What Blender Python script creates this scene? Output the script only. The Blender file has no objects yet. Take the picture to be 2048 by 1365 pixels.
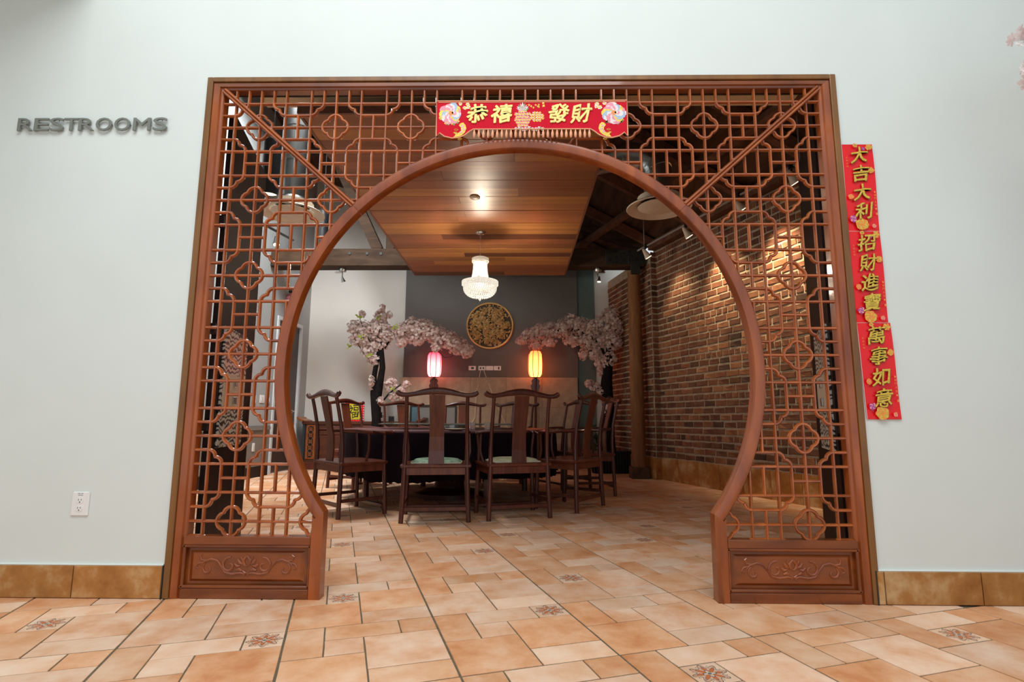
import bpy, math, random
from math import sin, cos, pi, sqrt, atan2, radians
from mathutils import Vector, Matrix
random.seed(7)
SC = bpy.context.scene
COL = SC.collection

# ------------------------------------------------------------------ camera
cam_d = bpy.data.cameras.new('camera')
cam_d.sensor_width = 36.0
cam_d.lens = 1096.586 * 36.0 / 2048.0
cam_d.clip_start = 0.05
cam = bpy.data.objects.new('camera', cam_d)
COL.objects.link(cam)
_yaw, _pitch, _roll = -0.01434816, 0.14271114, 0.00383838
_f = Vector((sin(_yaw) * cos(_pitch), cos(_yaw) * cos(_pitch), sin(_pitch)))
_r = Vector((cos(_yaw), -sin(_yaw), 0.0))
_u = _r.cross(_f)
_r2 = cos(_roll) * _r + sin(_roll) * _u
_u2 = -sin(_roll) * _r + cos(_roll) * _u
_m = Matrix((_r2, _u2, -_f)).transposed().to_4x4()
_m.translation = Vector((0.007, -2.801, 0.869))
cam.matrix_world = _m
SC.camera = cam

# ------------------------------------------------------------------ world, exposure, large lights
w = bpy.data.worlds.new('world'); SC.world = w
w.use_nodes = True
w.node_tree.nodes['Background'].inputs[0].default_value = (0.86, 0.93, 1.0, 1)
w.node_tree.nodes['Background'].inputs[1].default_value = 0.85
SC.view_settings.view_transform = 'Standard'
SC.view_settings.look = 'None'
SC.view_settings.exposure = 0.0
SC.view_settings.gamma = 1.0
SC.view_settings.use_curve_mapping = False

def area(name, loc, target, sx, sy, power, color):
    d = bpy.data.lights.new(name, 'AREA'); d.shape = 'RECTANGLE'
    d.size, d.size_y, d.energy, d.color = sx, sy, power, color
    o = bpy.data.objects.new(name, d); COL.objects.link(o)
    o.location = loc
    o.rotation_euler = (Vector(target) - Vector(loc)).to_track_quat('-Z', 'Y').to_euler()
    return o
area('front_skylight', (-0.5, -2.85, 5.42), (-0.4, -2.2, 0.0), 4.0, 2.2, 182, (0.95, 0.985, 1.0))
area('dining_skylight', (-2.7, 3.4, 5.2), (-3.4, 4.6, 0.0), 1.2, 2.4, 225, (0.97, 0.99, 1.0)).data.spread = radians(130)

# ------------------------------------------------------------------ materials
def newmat(name):
    m = bpy.data.materials.new(name); m.use_nodes = True
    nt = m.node_tree
    return m, nt, nt.nodes['Principled BSDF']

def rgb(r, g, b):
    f = lambda c: (c / 255 / 12.92) if c / 255 <= 0.04045 else ((c / 255 + 0.055) / 1.055) ** 2.4
    return (f(r), f(g), f(b), 1)

def plain(name, col, rough=0.5, metal=0.0, spec=0.5, coat=0.0, var=0.06, scale=6.0, bump=0.0, emit=None, estr=0.0, trans=0.0, alpha=1.0):
    m, nt, b = newmat(name)
    n = nt.nodes.new('ShaderNodeTexNoise'); n.inputs['Scale'].default_value = scale; n.inputs['Detail'].default_value = 4
    tc = nt.nodes.new('ShaderNodeNewGeometry'); nt.links.new(tc.outputs['Position'], n.inputs['Vector'])
    r = nt.nodes.new('ShaderNodeValToRGB')
    r.color_ramp.elements[0].position = 0.3; r.color_ramp.elements[1].position = 0.7
    c = Vector(col[:3])
    r.color_ramp.elements[0].color = (*(c * (1 - var)), 1); r.color_ramp.elements[1].color = (*(c * (1 + var)), 1)
    nt.links.new(n.outputs['Fac'], r.inputs[0]); nt.links.new(r.outputs[0], b.inputs['Base Color'])
    b.inputs['Roughness'].default_value = rough; b.inputs['Metallic'].default_value = metal
    b.inputs['Coat Weight'].default_value = coat; b.inputs['Coat Roughness'].default_value = 0.15
    b.inputs['Specular IOR Level'].default_value = spec
    if trans: b.inputs['Transmission Weight'].default_value = trans
    if alpha < 1: b.inputs['Alpha'].default_value = alpha
    if emit:
        b.inputs['Emission Color'].default_value = emit; b.inputs['Emission Strength'].default_value = estr
    if bump:
        bp = nt.nodes.new('ShaderNodeBump'); bp.inputs['Strength'].default_value = bump; bp.inputs['Distance'].default_value = 0.004
        nt.links.new(n.outputs['Fac'], bp.inputs['Height']); nt.links.new(bp.outputs[0], b.inputs['Normal'])
    return m

def wood(name, c1, c2, rough=0.3, coat=0.4, stretch=(1, 1, 1), scale=18.0, knots=0.0, rnd=0.0):
    m, nt, b = newmat(name)
    tc = nt.nodes.new('ShaderNodeTexCoord'); mp = nt.nodes.new('ShaderNodeMapping')
    mp.inputs['Scale'].default_value = stretch
    nt.links.new(tc.outputs['Object'], mp.inputs[0])
    n = nt.nodes.new('ShaderNodeTexNoise'); n.inputs['Scale'].default_value = scale; n.inputs['Detail'].default_value = 6
    n.inputs['Distortion'].default_value = 0.6
    nt.links.new(mp.outputs[0], n.inputs['Vector'])
    r = nt.nodes.new('ShaderNodeValToRGB')
    r.color_ramp.elements[0].position = 0.3; r.color_ramp.elements[1].position = 0.72
    r.color_ramp.elements[0].color = c1; r.color_ramp.elements[1].color = c2
    fac = n.outputs['Fac']
    nt.links.new(fac, r.inputs[0])
    out = r.outputs[0]
    if rnd:
        oi = nt.nodes.new('ShaderNodeObjectInfo')
        mr = nt.nodes.new('ShaderNodeMapRange'); mr.inputs['To Min'].default_value = 1 - rnd; mr.inputs['To Max'].default_value = 1 + rnd
        nt.links.new(oi.outputs['Random'], mr.inputs[0])
        hs = nt.nodes.new('ShaderNodeHueSaturation'); nt.links.new(mr.outputs[0], hs.inputs['Value']); nt.links.new(out, hs.inputs['Color'])
        add = nt.nodes.new('ShaderNodeVectorMath'); add.operation = 'ADD'
        sc = nt.nodes.new('ShaderNodeMath'); sc.operation = 'MULTIPLY'; sc.inputs[1].default_value = 17.0
        nt.links.new(oi.outputs['Random'], sc.inputs[0]); nt.links.new(sc.outputs[0], add.inputs[1])
        nt.links.new(mp.outputs[0], add.inputs[0]); nt.links.new(add.outputs[0], n.inputs['Vector'])
        out = hs.outputs[0]
    nt.links.new(out, b.inputs['Base Color'])
    b.inputs['Roughness'].default_value = rough
    b.inputs['Coat Weight'].default_value = coat; b.inputs['Coat Roughness'].default_value = 0.06
    if coat == 0: b.inputs['Specular IOR Level'].default_value = 0.15
    bp = nt.nodes.new('ShaderNodeBump'); bp.inputs['Strength'].default_value = 0.06; bp.inputs['Distance'].default_value = 0.003
    nt.links.new(fac, bp.inputs['Height']); nt.links.new(bp.outputs[0], b.inputs['Normal'])
    return m

def tilemat(name, c1, c2, c3, rough=0.45):
    m, nt, b = newmat(name)
    g = nt.nodes.new('ShaderNodeNewGeometry'); oi = nt.nodes.new('ShaderNodeObjectInfo')
    n = nt.nodes.new('ShaderNodeTexNoise'); n.noise_dimensions = '4D'
    n.inputs['Scale'].default_value = 6.0; n.inputs['Detail'].default_value = 6; n.inputs['Roughness'].default_value = 0.62
    nt.links.new(g.outputs['Position'], n.inputs['Vector'])
    s = nt.nodes.new('ShaderNodeMath'); s.operation = 'MULTIPLY'; s.inputs[1].default_value = 9.0
    nt.links.new(oi.outputs['Random'], s.inputs[0]); nt.links.new(s.outputs[0], n.inputs['W'])
    r = nt.nodes.new('ShaderNodeValToRGB')
    e = r.color_ramp.elements; e[0].position = 0.34; e[0].color = c1; e[1].position = 0.66; e[1].color = c3
    x = e.new(0.5); x.color = c2
    nt.links.new(n.outputs['Fac'], r.inputs[0])
    mr = nt.nodes.new('ShaderNodeMapRange'); mr.inputs['To Min'].default_value = 0.9; mr.inputs['To Max'].default_value = 1.08
    nt.links.new(oi.outputs['Random'], mr.inputs[0])
    hs = nt.nodes.new('ShaderNodeHueSaturation'); nt.links.new(mr.outputs[0], hs.inputs['Value']); nt.links.new(r.outputs[0], hs.inputs['Color'])
    nt.links.new(hs.outputs[0], b.inputs['Base Color'])
    b.inputs['Roughness'].default_value = rough; b.inputs['Specular IOR Level'].default_value = 0.3
    bp = nt.nodes.new('ShaderNodeBump'); bp.inputs['Strength'].default_value = 0.15; bp.inputs['Distance'].default_value = 0.004
    n2 = nt.nodes.new('ShaderNodeTexNoise'); n2.inputs['Scale'].default_value = 14.0
    nt.links.new(g.outputs['Position'], n2.inputs['Vector']); nt.links.new(n2.outputs['Fac'], bp.inputs['Height'])
    nt.links.new(bp.outputs[0], b.inputs['Normal'])
    return m, nt, b, hs

M = {}
M['wall'] = plain('painted_wall', (0.705, 0.755, 0.725), 0.7, var=0.02, scale=2.0, bump=0.03)
M['wall_in'] = plain('dining_wall_paint', (0.72, 0.71, 0.66), 0.7, var=0.02, scale=2.0)
M['wall_left'] = plain('pale_grey_paint', (0.38, 0.40, 0.40), 0.6, var=0.02)
M['wainscot'] = plain('grey_wainscot_paint', (0.22, 0.21, 0.19), 0.5, var=0.03)
M['slate'] = plain('slate_grey_paint', (0.115, 0.108, 0.098), 0.6, var=0.05, scale=3)
M['teal'] = plain('dull_teal', (0.10, 0.15, 0.14), 0.6, var=0.06)  # even dull teal for the strip beside the slate panel
M['beige'] = plain('beige_stone', (0.36, 0.28, 0.19), 0.5, var=0.16, scale=9)
M['gate'] = wood('varnished_red_wood', (0.17, 0.031, 0.004, 1), (0.38, 0.088, 0.011, 1), 0.32, 0.6, (1, 1, 0.25), 10.0, rnd=0.12)
M['gate_h'] = wood('varnished_red_wood_cross', (0.125, 0.024, 0.003, 1), (0.28, 0.064, 0.007, 1), 0.32, 0.6, (0.25, 1, 1), 10.0, rnd=0.12)
M['bar'] = wood('lattice_wood', (0.25, 0.048, 0.007, 1), (0.46, 0.118, 0.02, 1), 0.3, 0.9, (1, 1, 1), 8.0, rnd=0.18)
M['casing'] = wood('brown_casing_wood', (0.15, 0.058, 0.012, 1), (0.26, 0.11, 0.024, 1), 0.4, 0.2, (1, 1, 0.15), 14.0)
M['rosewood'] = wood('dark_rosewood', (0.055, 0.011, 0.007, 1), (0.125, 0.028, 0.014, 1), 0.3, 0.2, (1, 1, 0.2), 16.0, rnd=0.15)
M['rosewood_lit'] = wood('lit_rosewood_board', (0.085, 0.019, 0.010, 1), (0.19, 0.048, 0.021, 1), 0.32, 0.2, (1.5, 1, 0.12), 16.0, rnd=0.15)  # lighter copy of the rosewood, light on flat boards put into the colour
M['console'] = wood('console_wood', (0.06, 0.018, 0.010, 1), (0.12, 0.036, 0.016, 1), 0.35, 0.3, (0.2, 1, 1), 14.0)
M['carve'] = wood('orange_carved_wood', (0.22, 0.06, 0.015, 1), (0.32, 0.10, 0.025, 1), 0.4, 0.2)
M['beam'] = wood('old_timber', (0.035, 0.020, 0.012, 1), (0.085, 0.047, 0.026, 1), 0.65, 0.0, (0.2, 1, 1), 12.0)
M['post'] = wood('post_timber', (0.17, 0.075, 0.03, 1), (0.30, 0.145, 0.065, 1), 0.6, 0.0, (1, 1, 0.15), 14.0)
M['deck'] = wood('dark_roof_deck', (0.06, 0.034, 0.022, 1), (0.13, 0.07, 0.043, 1), 0.75, 0.0, (1, 0.2, 1), 10.0)
M['door'] = wood('dark_door_wood', (0.014, 0.006, 0.005, 1), (0.028, 0.012, 0.009, 1), 0.55, 0.0, (1, 1, 0.15), 12.0)
M['tan'] = plain('tan_timber', (0.72, 0.53, 0.31), 0.6)
PL = [wood('ceiling_plank_%s' % n, a, b_, 0.42, 0.05, (0.12, 1.6, 1), 7.0, rnd=0.2) for n, a, b_ in (
    ('amber', (0.34, 0.14, 0.042, 1), (0.52, 0.23, 0.068, 1)),
    ('brown', (0.23, 0.085, 0.034, 1), (0.36, 0.145, 0.055, 1)),
    ('red', (0.26, 0.088, 0.036, 1), (0.40, 0.15, 0.058, 1)),
    ('dark', (0.13, 0.048, 0.024, 1), (0.22, 0.082, 0.04, 1)))]
M['steel_dark'] = plain('dark_steel', (0.05, 0.055, 0.052), 0.45, 0.6)
M['chrome'] = plain('brushed_metal', (0.6, 0.6, 0.58), 0.25, 1.0)
M['duct'] = plain('galvanised_duct', (0.55, 0.57, 0.56), 0.28, 1.0)
M['cream'] = plain('cream_enamel', (0.70, 0.60, 0.47), 0.45)
M['rail'] = plain('grey_painted_rail', (0.28, 0.27, 0.26), 0.5)
M['rafter'] = wood('reddish_rafter', (0.10, 0.045, 0.028, 1), (0.20, 0.092, 0.056, 1), 0.65, 0.0, (1, 1, 1), 12.0)
M['black'] = plain('black_enamel', (0.012, 0.012, 0.013), 0.35)
M['white'] = plain('white_plastic', (0.82, 0.82, 0.80), 0.35, var=0.01)
M['slot'] = plain('dark_slot', (0.03, 0.03, 0.03), 0.5)
M['sign'] = plain('grey_sign_metal', (0.235, 0.25, 0.225), 0.45, 0.35)
M['red_cloth'] = plain('crimson_velvet', (0.60, 0.003, 0.022), 1.0, var=0.05, scale=60)
M['red_paper'] = plain('red_paper', (0.80, 0.006, 0.012), 0.32, var=0.03)
M['paper_edge'] = plain('pale_paper_edge', (0.75, 0.45, 0.42), 0.6)
M['gold'] = plain('gold_print', (0.72, 0.50, 0.07), 0.32, 0.35, var=0.25, scale=120)
M['gold_dark'] = plain('gold_outline', (0.16, 0.09, 0.012), 0.5)
M['gold_pale'] = plain('pale_gold_embroidery', (0.78, 0.66, 0.20), 0.4, 0.15, var=0.1, scale=90)
M['trim_gold'] = plain('peach_gold_trim', (0.80, 0.38, 0.22), 0.45, 0.1)
M['p_pink'] = plain('print_pink', (0.80, 0.28, 0.36), 0.5)
M['p_orange'] = plain('print_orange', (0.85, 0.27, 0.05), 0.45)
M['p_purple'] = plain('print_purple', (0.35, 0.06, 0.32), 0.5)
M['p_white'] = plain('print_white', (0.80, 0.72, 0.70), 0.5)
M['p_green'] = plain('print_green', (0.15, 0.32, 0.08), 0.5)
M['p_blue'] = plain('print_blue', (0.36, 0.50, 0.68), 0.5)
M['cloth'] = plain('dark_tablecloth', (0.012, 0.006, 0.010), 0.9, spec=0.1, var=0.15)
M['cloth_top'] = plain('maroon_sheen_tablecloth', (0.11, 0.032, 0.034), 0.5, var=0.1)  # sheen on the cloth's top painted in as a lighter maroon
M['cush_green'] = plain('green_cushion', (0.20, 0.33, 0.22), 0.6, var=0.5, scale=22)
M['cush_pale'] = plain('pale_cushion', (0.55, 0.58, 0.36), 0.6, var=0.2, scale=22)
M['bark'] = plain('black_bark', (0.012, 0.010, 0.010), 0.9, spec=0.1, var=0.4, scale=30, bump=0.6)
M['leaf'] = plain('fresh_leaf', (0.33, 0.42, 0.05), 0.5)
M['leaf_dark'] = plain('dark_leaf', (0.02, 0.05, 0.025), 0.5)
M['brass'] = plain('aged_brass_rim', (0.55, 0.33, 0.12), 0.4, 0.4, var=0.15)
M['bronze'] = plain('gilded_relief', (0.50, 0.31, 0.11), 0.4, 0.0, var=0.45, scale=25)
M['relief_back'] = plain('relief_shadow_ground', (0.05, 0.032, 0.018), 0.7)
M['mortar'] = plain('lime_mortar', (0.46, 0.38, 0.27), 0.9, var=0.15, scale=20, bump=0.3)
M['grout'] = plain('grey_grout', (0.15, 0.115, 0.07), 0.9, var=0.2, scale=25)
M['yellow'] = plain('yellow_card', (0.72, 0.62, 0.03), 0.5)
M['console_shade'] = plain('shaded_console_end', (0.02, 0.035, 0.045), 0.5)  # blue-black colour stands for the shade on the console's end
M['brown_door'] = plain('brown_door_paint', (0.055, 0.036, 0.03), 0.45)
M['doorframe'] = plain('pale_door_frame', (0.62, 0.66, 0.68), 0.4)
M['skirt_dark'] = plain('dark_skirting', (0.022, 0.011, 0.009), 0.6, spec=0.2)
M['pewter'] = None
def _pewter():
    m, nt, b = newmat('swirled_pewter')
    g = nt.nodes.new('ShaderNodeNewGeometry')
    wv = nt.nodes.new('ShaderNodeTexWave'); wv.wave_type = 'BANDS'; wv.bands_direction = 'Z'; wv.inputs['Scale'].default_value = 10; wv.inputs['Distortion'].default_value = 11; wv.inputs['Detail'].default_value = 2
    wv.inputs['Detail Scale'].default_value = 1.2
    nt.links.new(g.outputs['Position'], wv.inputs['Vector'])
    r = nt.nodes.new('ShaderNodeValToRGB'); r.color_ramp.elements[0].color = (0.03, 0.03, 0.028, 1); r.color_ramp.elements[1].color = (0.74, 0.72, 0.64, 1)
    r.color_ramp.elements[0].position = 0.2; r.color_ramp.elements[1].position = 0.6
    nt.links.new(wv.outputs['Fac'], r.inputs[0]); nt.links.new(r.outputs[0], b.inputs['Base Color'])
    b.inputs['Metallic'].default_value = 0.15; b.inputs['Roughness'].default_value = 0.35
    return m
M['pewter'] = _pewter()
def _bl(name, c1, c2):
    m, nt, b = newmat(name)
    at_ = nt.nodes.new('ShaderNodeAttribute'); at_.attribute_name = 'tint'
    r = nt.nodes.new('ShaderNodeValToRGB'); r.color_ramp.elements[0].color = c1; r.color_ramp.elements[1].color = c2
    nt.links.new(at_.outputs['Fac'], r.inputs[0]); nt.links.new(r.outputs[0], b.inputs['Base Color'])
    b.inputs['Roughness'].default_value = 0.6
    tr_ = nt.nodes.new('ShaderNodeBsdfTranslucent'); nt.links.new(r.outputs[0], tr_.inputs['Color'])
    mx = nt.nodes.new('ShaderNodeMixShader'); mx.inputs[0].default_value = 0.4
    nt.links.new(b.outputs[0], mx.inputs[1]); nt.links.new(tr_.outputs[0], mx.inputs[2])
    nt.links.new(mx.outputs[0], nt.nodes['Material Output'].inputs['Surface'])
    return m
M['blossom_white'] = _bl('white_cherry_petals', (0.86, 0.70, 0.68, 1), (0.95, 0.92, 0.92, 1))
M['blossom'] = _bl('cherry_petals', (0.76, 0.54, 0.48, 1), (0.94, 0.88, 0.85, 1))

T_OR, T_PE, T_PA, T_TA = [tilemat(*a)[0] for a in (
    ('terracotta_tile', (0.66, 0.27, 0.11, 1), (0.77, 0.39, 0.20, 1), (0.85, 0.54, 0.34, 1)),
    ('peach_tile', (0.72, 0.35, 0.17, 1), (0.83, 0.51, 0.33, 1), (0.90, 0.65, 0.48, 1)),
    ('pale_tile', (0.79, 0.46, 0.27, 1), (0.87, 0.58, 0.40, 1), (0.90, 0.67, 0.50, 1)),
    ('tan_tile', (0.69, 0.32, 0.14, 1), (0.78, 0.44, 0.25, 1), (0.85, 0.56, 0.37, 1)))]
T_BASE = tilemat('skirting_tile_glaze', (0.30, 0.115, 0.025, 1), (0.42, 0.19, 0.055, 1), (0.60, 0.40, 0.20, 1), 0.4)[0]
def _medal():
    m, nt, b, hs = tilemat('medallion_tile', (0.79, 0.48, 0.29, 1), (0.85, 0.57, 0.39, 1), (0.88, 0.65, 0.48, 1))
    N = nt.nodes; L = nt.links
    tc = N.new('ShaderNodeTexCoord'); sp = N.new('ShaderNodeSeparateXYZ'); L.new(tc.outputs['Object'], sp.inputs[0])
    def mth(op, a, b_=None, c=None):
        n = N.new('ShaderNodeMath'); n.operation = op
        for i, v in enumerate((a, b_, c)):
            if v is None: continue
            if isinstance(v, (int, float)): n.inputs[i].default_value = v
            else: L.new(v, n.inputs[i])
        return n.outputs[0]
    x, y = sp.outputs[0], sp.outputs[1]
    rr = mth('SQRT', mth('ADD', mth('MULTIPLY', x, x), mth('MULTIPLY', y, y)))
    th = mth('ARCTAN2', y, x)
    def ring(R, k, amp, wd, ph=0.0):
        tgt = mth('MULTIPLY', mth('ADD', mth('MULTIPLY', mth('COSINE', mth('ADD', mth('MULTIPLY', th, k), ph)), amp), 1.0), R)
        return mth('LESS_THAN', mth('ABSOLUTE', mth('SUBTRACT', rr, tgt)), wd)
    def fill(R, k, amp, ph=0.0):
        tgt = mth('MULTIPLY', mth('ADD', mth('MULTIPLY', mth('COSINE', mth('ADD', mth('MULTIPLY', th, k), ph)), amp), 1.0), R)
        return mth('LESS_THAN', rr, tgt)
    col = hs.outputs[0]
    def mix(fac, c):
        nonlocal col
        n = N.new('ShaderNodeMix'); n.data_type = 'RGBA'
        L.new(fac, n.inputs['Factor']); L.new(col, n.inputs[6]); n.inputs[7].default_value = c
        col = n.outputs[2]
    mix(mth('MULTIPLY', fill(0.052, 8, 0.3), 0.45), (0.62, 0.20, 0.07, 1))
    mix(ring(0.055, 8, 0.22, 0.0022), (0.10, 0.11, 0.11, 1))
    mix(ring(0.047, 16, 0.25, 0.0018, 1.0), (0.16, 0.15, 0.12, 1))
    mix(fill(0.033, 8, 0.45, 0.4), (0.60, 0.16, 0.05, 1))
    mix(ring(0.034, 8, 0.45, 0.002, 0.4), (0.08, 0.12, 0.14, 1))
    mix(fill(0.018, 4, 0.4), (0.72, 0.50, 0.33, 1))
    mix(ring(0.018, 4, 0.4, 0.002), (0.08, 0.12, 0.14, 1))
    mix(fill(0.007, 4, 0.2), (0.10, 0.16, 0.20, 1))
    L.new(col, b.inputs['Base Color'])
    return m
T_ME = _medal()
BR = [tilemat('brick_%s' % n, a, b_, c, 0.85)[0] for n, a, b_, c in (
    ('red', (0.145, 0.052, 0.030, 1), (0.20, 0.080, 0.044, 1), (0.26, 0.115, 0.066, 1)),
    ('brown', (0.10, 0.040, 0.025, 1), (0.15, 0.064, 0.038, 1), (0.21, 0.10, 0.06, 1)),
    ('orange', (0.20, 0.080, 0.040, 1), (0.27, 0.115, 0.058, 1), (0.33, 0.155, 0.085, 1)),
    ('dark', (0.045, 0.026, 0.020, 1), (0.085, 0.045, 0.032, 1), (0.13, 0.07, 0.045, 1)))]

# ------------------------------------------------------------------ mesh helpers
class MB:
    def __init__(s): s.v = []; s.f = []; s.m = []
    def add(s, vs, fs, mi=0):
        o = len(s.v); s.v += [tuple(v) for v in vs]
        for f in fs: s.f.append(tuple(i + o for i in f)); s.m.append(mi)
    def box(s, x0, x1, y0, y1, z0, z1, mi=0):
        s.add([(x0, y0, z0), (x1, y0, z0), (x1, y1, z0), (x0, y1, z0), (x0, y0, z1), (x1, y0, z1), (x1, y1, z1), (x0, y1, z1)],
              [(0, 3, 2, 1), (4, 5, 6, 7), (0, 1, 5, 4), (1, 2, 6, 5), (2, 3, 7, 6), (3, 0, 4, 7)], mi)
    def cbox(s, x0, x1, y0, y1, z0, z1, c=0.004, mi=0):
        # chamfered on all four edges facing -Y and along Z section: octagonal section in XY swept in Z plus end bevels
        P = [(x0 + c, y0), (x1 - c, y0), (x1, y0 + c), (x1, y1 - c), (x1 - c, y1), (x0 + c, y1), (x0, y1 - c), (x0, y0 + c)]
        I = [(x0 + 2 * c, y0 + c), (x1 - 2 * c, y0 + c), (x1 - c, y0 + 2 * c), (x1 - c, y1 - 2 * c), (x1 - 2 * c, y1 - c), (x0 + 2 * c, y1 - c), (x0 + c, y1 - 2 * c), (x0 + c, y0 + 2 * c)]
        vs = [(*p, z0) for p in I] + [(*p, z0 + c) for p in P] + [(*p, z1 - c) for p in P] + [(*p, z1) for p in I]
        fs = [tuple(range(7, -1, -1)), tuple(range(24, 32))]
        for k in range(3):
            for i in range(8):
                j = (i + 1) % 8; fs.append((k * 8 + i, k * 8 + j, k * 8 + 8 + j, k * 8 + 8 + i))
        s.add(vs, fs, mi)
    def tube(s, pts, rad, n=8, mi=0, flat=1.0, up=(0, 1, 0), closed=False, cap=True):
        """sweep an n-gon along pts; rad is a number or list; flat scales the section along the 'up' axis"""
        pts = [Vector(p) for p in pts]; N = len(pts)
        R = rad if isinstance(rad, (list, tuple)) else [rad] * N
        upv = Vector(up); rings = []
        for i, p in enumerate(pts):
            if closed: d = pts[(i + 1) % N] - pts[i - 1]
            else: d = pts[min(i + 1, N - 1)] - pts[max(i - 1, 0)]
            if d.length < 1e-9: d = Vector((0, 0, 1))
            d.normalize()
            u_ = upv - d * upv.dot(d)
            if u_.length < 1e-3:
                u_ = Vector((1, 0, 0)) - d * d.x
            u_.normalize(); sd = d.cross(u_)
            rr = R[i]
            ra, rb = (rr if isinstance(rr, (tuple, list)) else (rr, rr * flat))
            rings.append([p + sd * (ra * cos(2 * pi * (k + .5) / n)) + u_ * (rb * sin(2 * pi * (k + .5) / n)) for k in range(n)])
        vs = [v for rg in rings for v in rg]; fs = []
        M_ = N if closed else N - 1
        for i in range(M_):
            j = (i + 1) % N
            for k in range(n):
                l = (k + 1) % n
                fs.append((i * n + k, i * n + l, j * n + l, j * n + k))
        if not closed and cap:
            fs.append(tuple(range(n - 1, -1, -1))); fs.append(tuple((N - 1) * n + k for k in range(n)))
        s.add(vs, fs, mi)
    def lathe(s, prof, c=(0, 0, 0), n=24, mi=0, cap=True, wob=None):
        vs = []; fs = []
        for r, z in prof:
            for k in range(n):
                a = 2 * pi * k / n; q = r if wob is None else r * wob(a, z)
                vs.append((c[0] + q * cos(a), c[1] + q * sin(a), c[2] + z))
        for i in range(len(prof) - 1):
            for k in range(n):
                l = (k + 1) % n; fs.append((i * n + k, i * n + l, (i + 1) * n + l, (i + 1) * n + k))
        if cap:
            fs.append(tuple(range(n - 1, -1, -1))); fs.append(tuple((len(prof) - 1) * n + k for k in range(n)))
        s.add(vs, fs, mi)
    def prism(s, poly, y0, y1, mi=0):
        """polygon in XZ, extruded from y0 (front) to y1"""
        n = len(poly)
        vs = [(x, y0, z) for x, z in poly] + [(x, y1, z) for x, z in poly]
        ar = sum(poly[i][0] * poly[(i + 1) % n][1] - poly[(i + 1) % n][0] * poly[i][1] for i in range(n))
        F = tuple(range(n)); B = tuple(range(2 * n - 1, n - 1, -1))
        fs = [F, B] if ar > 0 else [F[::-1], B[::-1]]
        for i in range(n):
            j = (i + 1) % n
            fs.append((i, i + n, j + n, j) if ar > 0 else (i, j, j + n, i + n))
        s.add(vs, fs, mi)
    def mesh(s, name, mats, smooth=False):
        me = bpy.data.meshes.new(name)
        me.from_pydata(s.v, [], s.f)
        for m in (mats if isinstance(mats, (list, tuple)) else [mats]): me.materials.append(m)
        if len(me.materials) > 1: me.polygons.foreach_set('material_index', s.m)
        if smooth:
            me.polygons.foreach_set('use_smooth', [True] * len(me.polygons))
            try: me.set_sharp_from_angle(angle=radians(40))
            except Exception: pass
        me.update()
        return me

def link(name, me, parent=None, loc=None):
    o = bpy.data.objects.new(name, me); COL.objects.link(o)
    if parent is not None: o.parent = parent
    if loc is not None: o.location = loc
    return o
def part(name, mb, mat, parent=None, smooth=False, loc=None, label=None):
    o = link(name, mb.mesh(name, mat, smooth), parent, loc)
    if label: o['label'] = label
    return o
def tag(o, label, cat, group=None):
    o['label'] = label; o['category'] = cat
    if group: o['group'] = group
    return o
def thing(name, label, cat, loc=(0, 0, 0), rz=0.0, group=None):
    o = bpy.data.objects.new(name, None); COL.objects.link(o)
    o.empty_display_size = 0.1
    o.location = loc; o.rotation_euler = (0, 0, rz)
    return tag(o, label, cat, group)
def struct(name, mb, mat, smooth=False):
    o = part(name, mb, mat, None, smooth); o['kind'] = 'structure'; return o
def copy_tree(src, loc, rz, label):
    r = src.copy(); COL.objects.link(r); r.location = loc; r.rotation_euler = (0, 0, rz); r['label'] = label
    for ch in list(src.children):
        c = ch.copy(); COL.objects.link(c); c.parent = r
        for g in list(ch.children):
            d = g.copy(); COL.objects.link(d); d.parent = c
    return r
def arc(cx, cz, r, a0, a1, n):
    return [(cx + r * cos(a0 + (a1 - a0) * i / n), cz + r * sin(a0 + (a1 - a0) * i / n)) for i in range(n + 1)]

_tcache = {}
def glyph(ch):
    """unit glyph outline mesh data: verts in XY, faces (flat front), boundary-extruded later"""
    k = ch
    if k in _tcache: return _tcache[k]
    c = bpy.data.curves.new('glyph', 'FONT'); c.body = ch; c.size = 1.0; c.extrude = 0.5; c.resolution_u = 3
    o = bpy.data.objects.new('glyph', c); COL.objects.link(o)
    dg = bpy.context.evaluated_depsgraph_get()
    me = o.evaluated_get(dg).to_mesh()
    vs = [tuple(v.co) for v in me.vertices]; fs = [tuple(p.vertices) for p in me.polygons]
    bpy.data.objects.remove(o); bpy.data.curves.remove(c)
    x0 = min(v[0] for v in vs); x1 = max(v[0] for v in vs); y0 = min(v[1] for v in vs); y1 = max(v[1] for v in vs)
    vs = [((v[0] - x0) / (x1 - x0) - .5, (v[1] - y0) / (y1 - y0) - .5, v[2]) for v in vs]
    _tcache[k] = (vs, fs); return _tcache[k]
def put_glyph(mb, ch, cx, cz, w_, h_, yb, depth, bold=0.0, slant=0.0, rise=0.0, mi=0, vary=0.0):
    """glyph facing -Y, centre (cx, cz), its back at y = yb, thickness depth; bold thickens the strokes by stacking shifted outlines"""
    vs, fs = glyph(ch)
    offs = [(0.0, 0.0)]
    if bold: offs = [(bold * cos(a), bold * sin(a)) for a in [2 * pi * k / 8 + .3 for k in range(8)]]
    for k, (ox, oz) in enumerate(offs):
        mb.add([(cx + w_ * (x + slant * y + ox + vary * .03 * sin(9 * y + 3 * x)), yb - depth * (z + .5) * (1 - .01 * k), cz + h_ * (y + rise * x + oz + vary * .03 * sin(8 * x + 5 * y))) for x, y, z in vs], fs, mi)

# ================================================================== STRUCTURE
CELL = 0.07
HW, TOPZ = 1.70, 2.722          # gate half width / height

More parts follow.
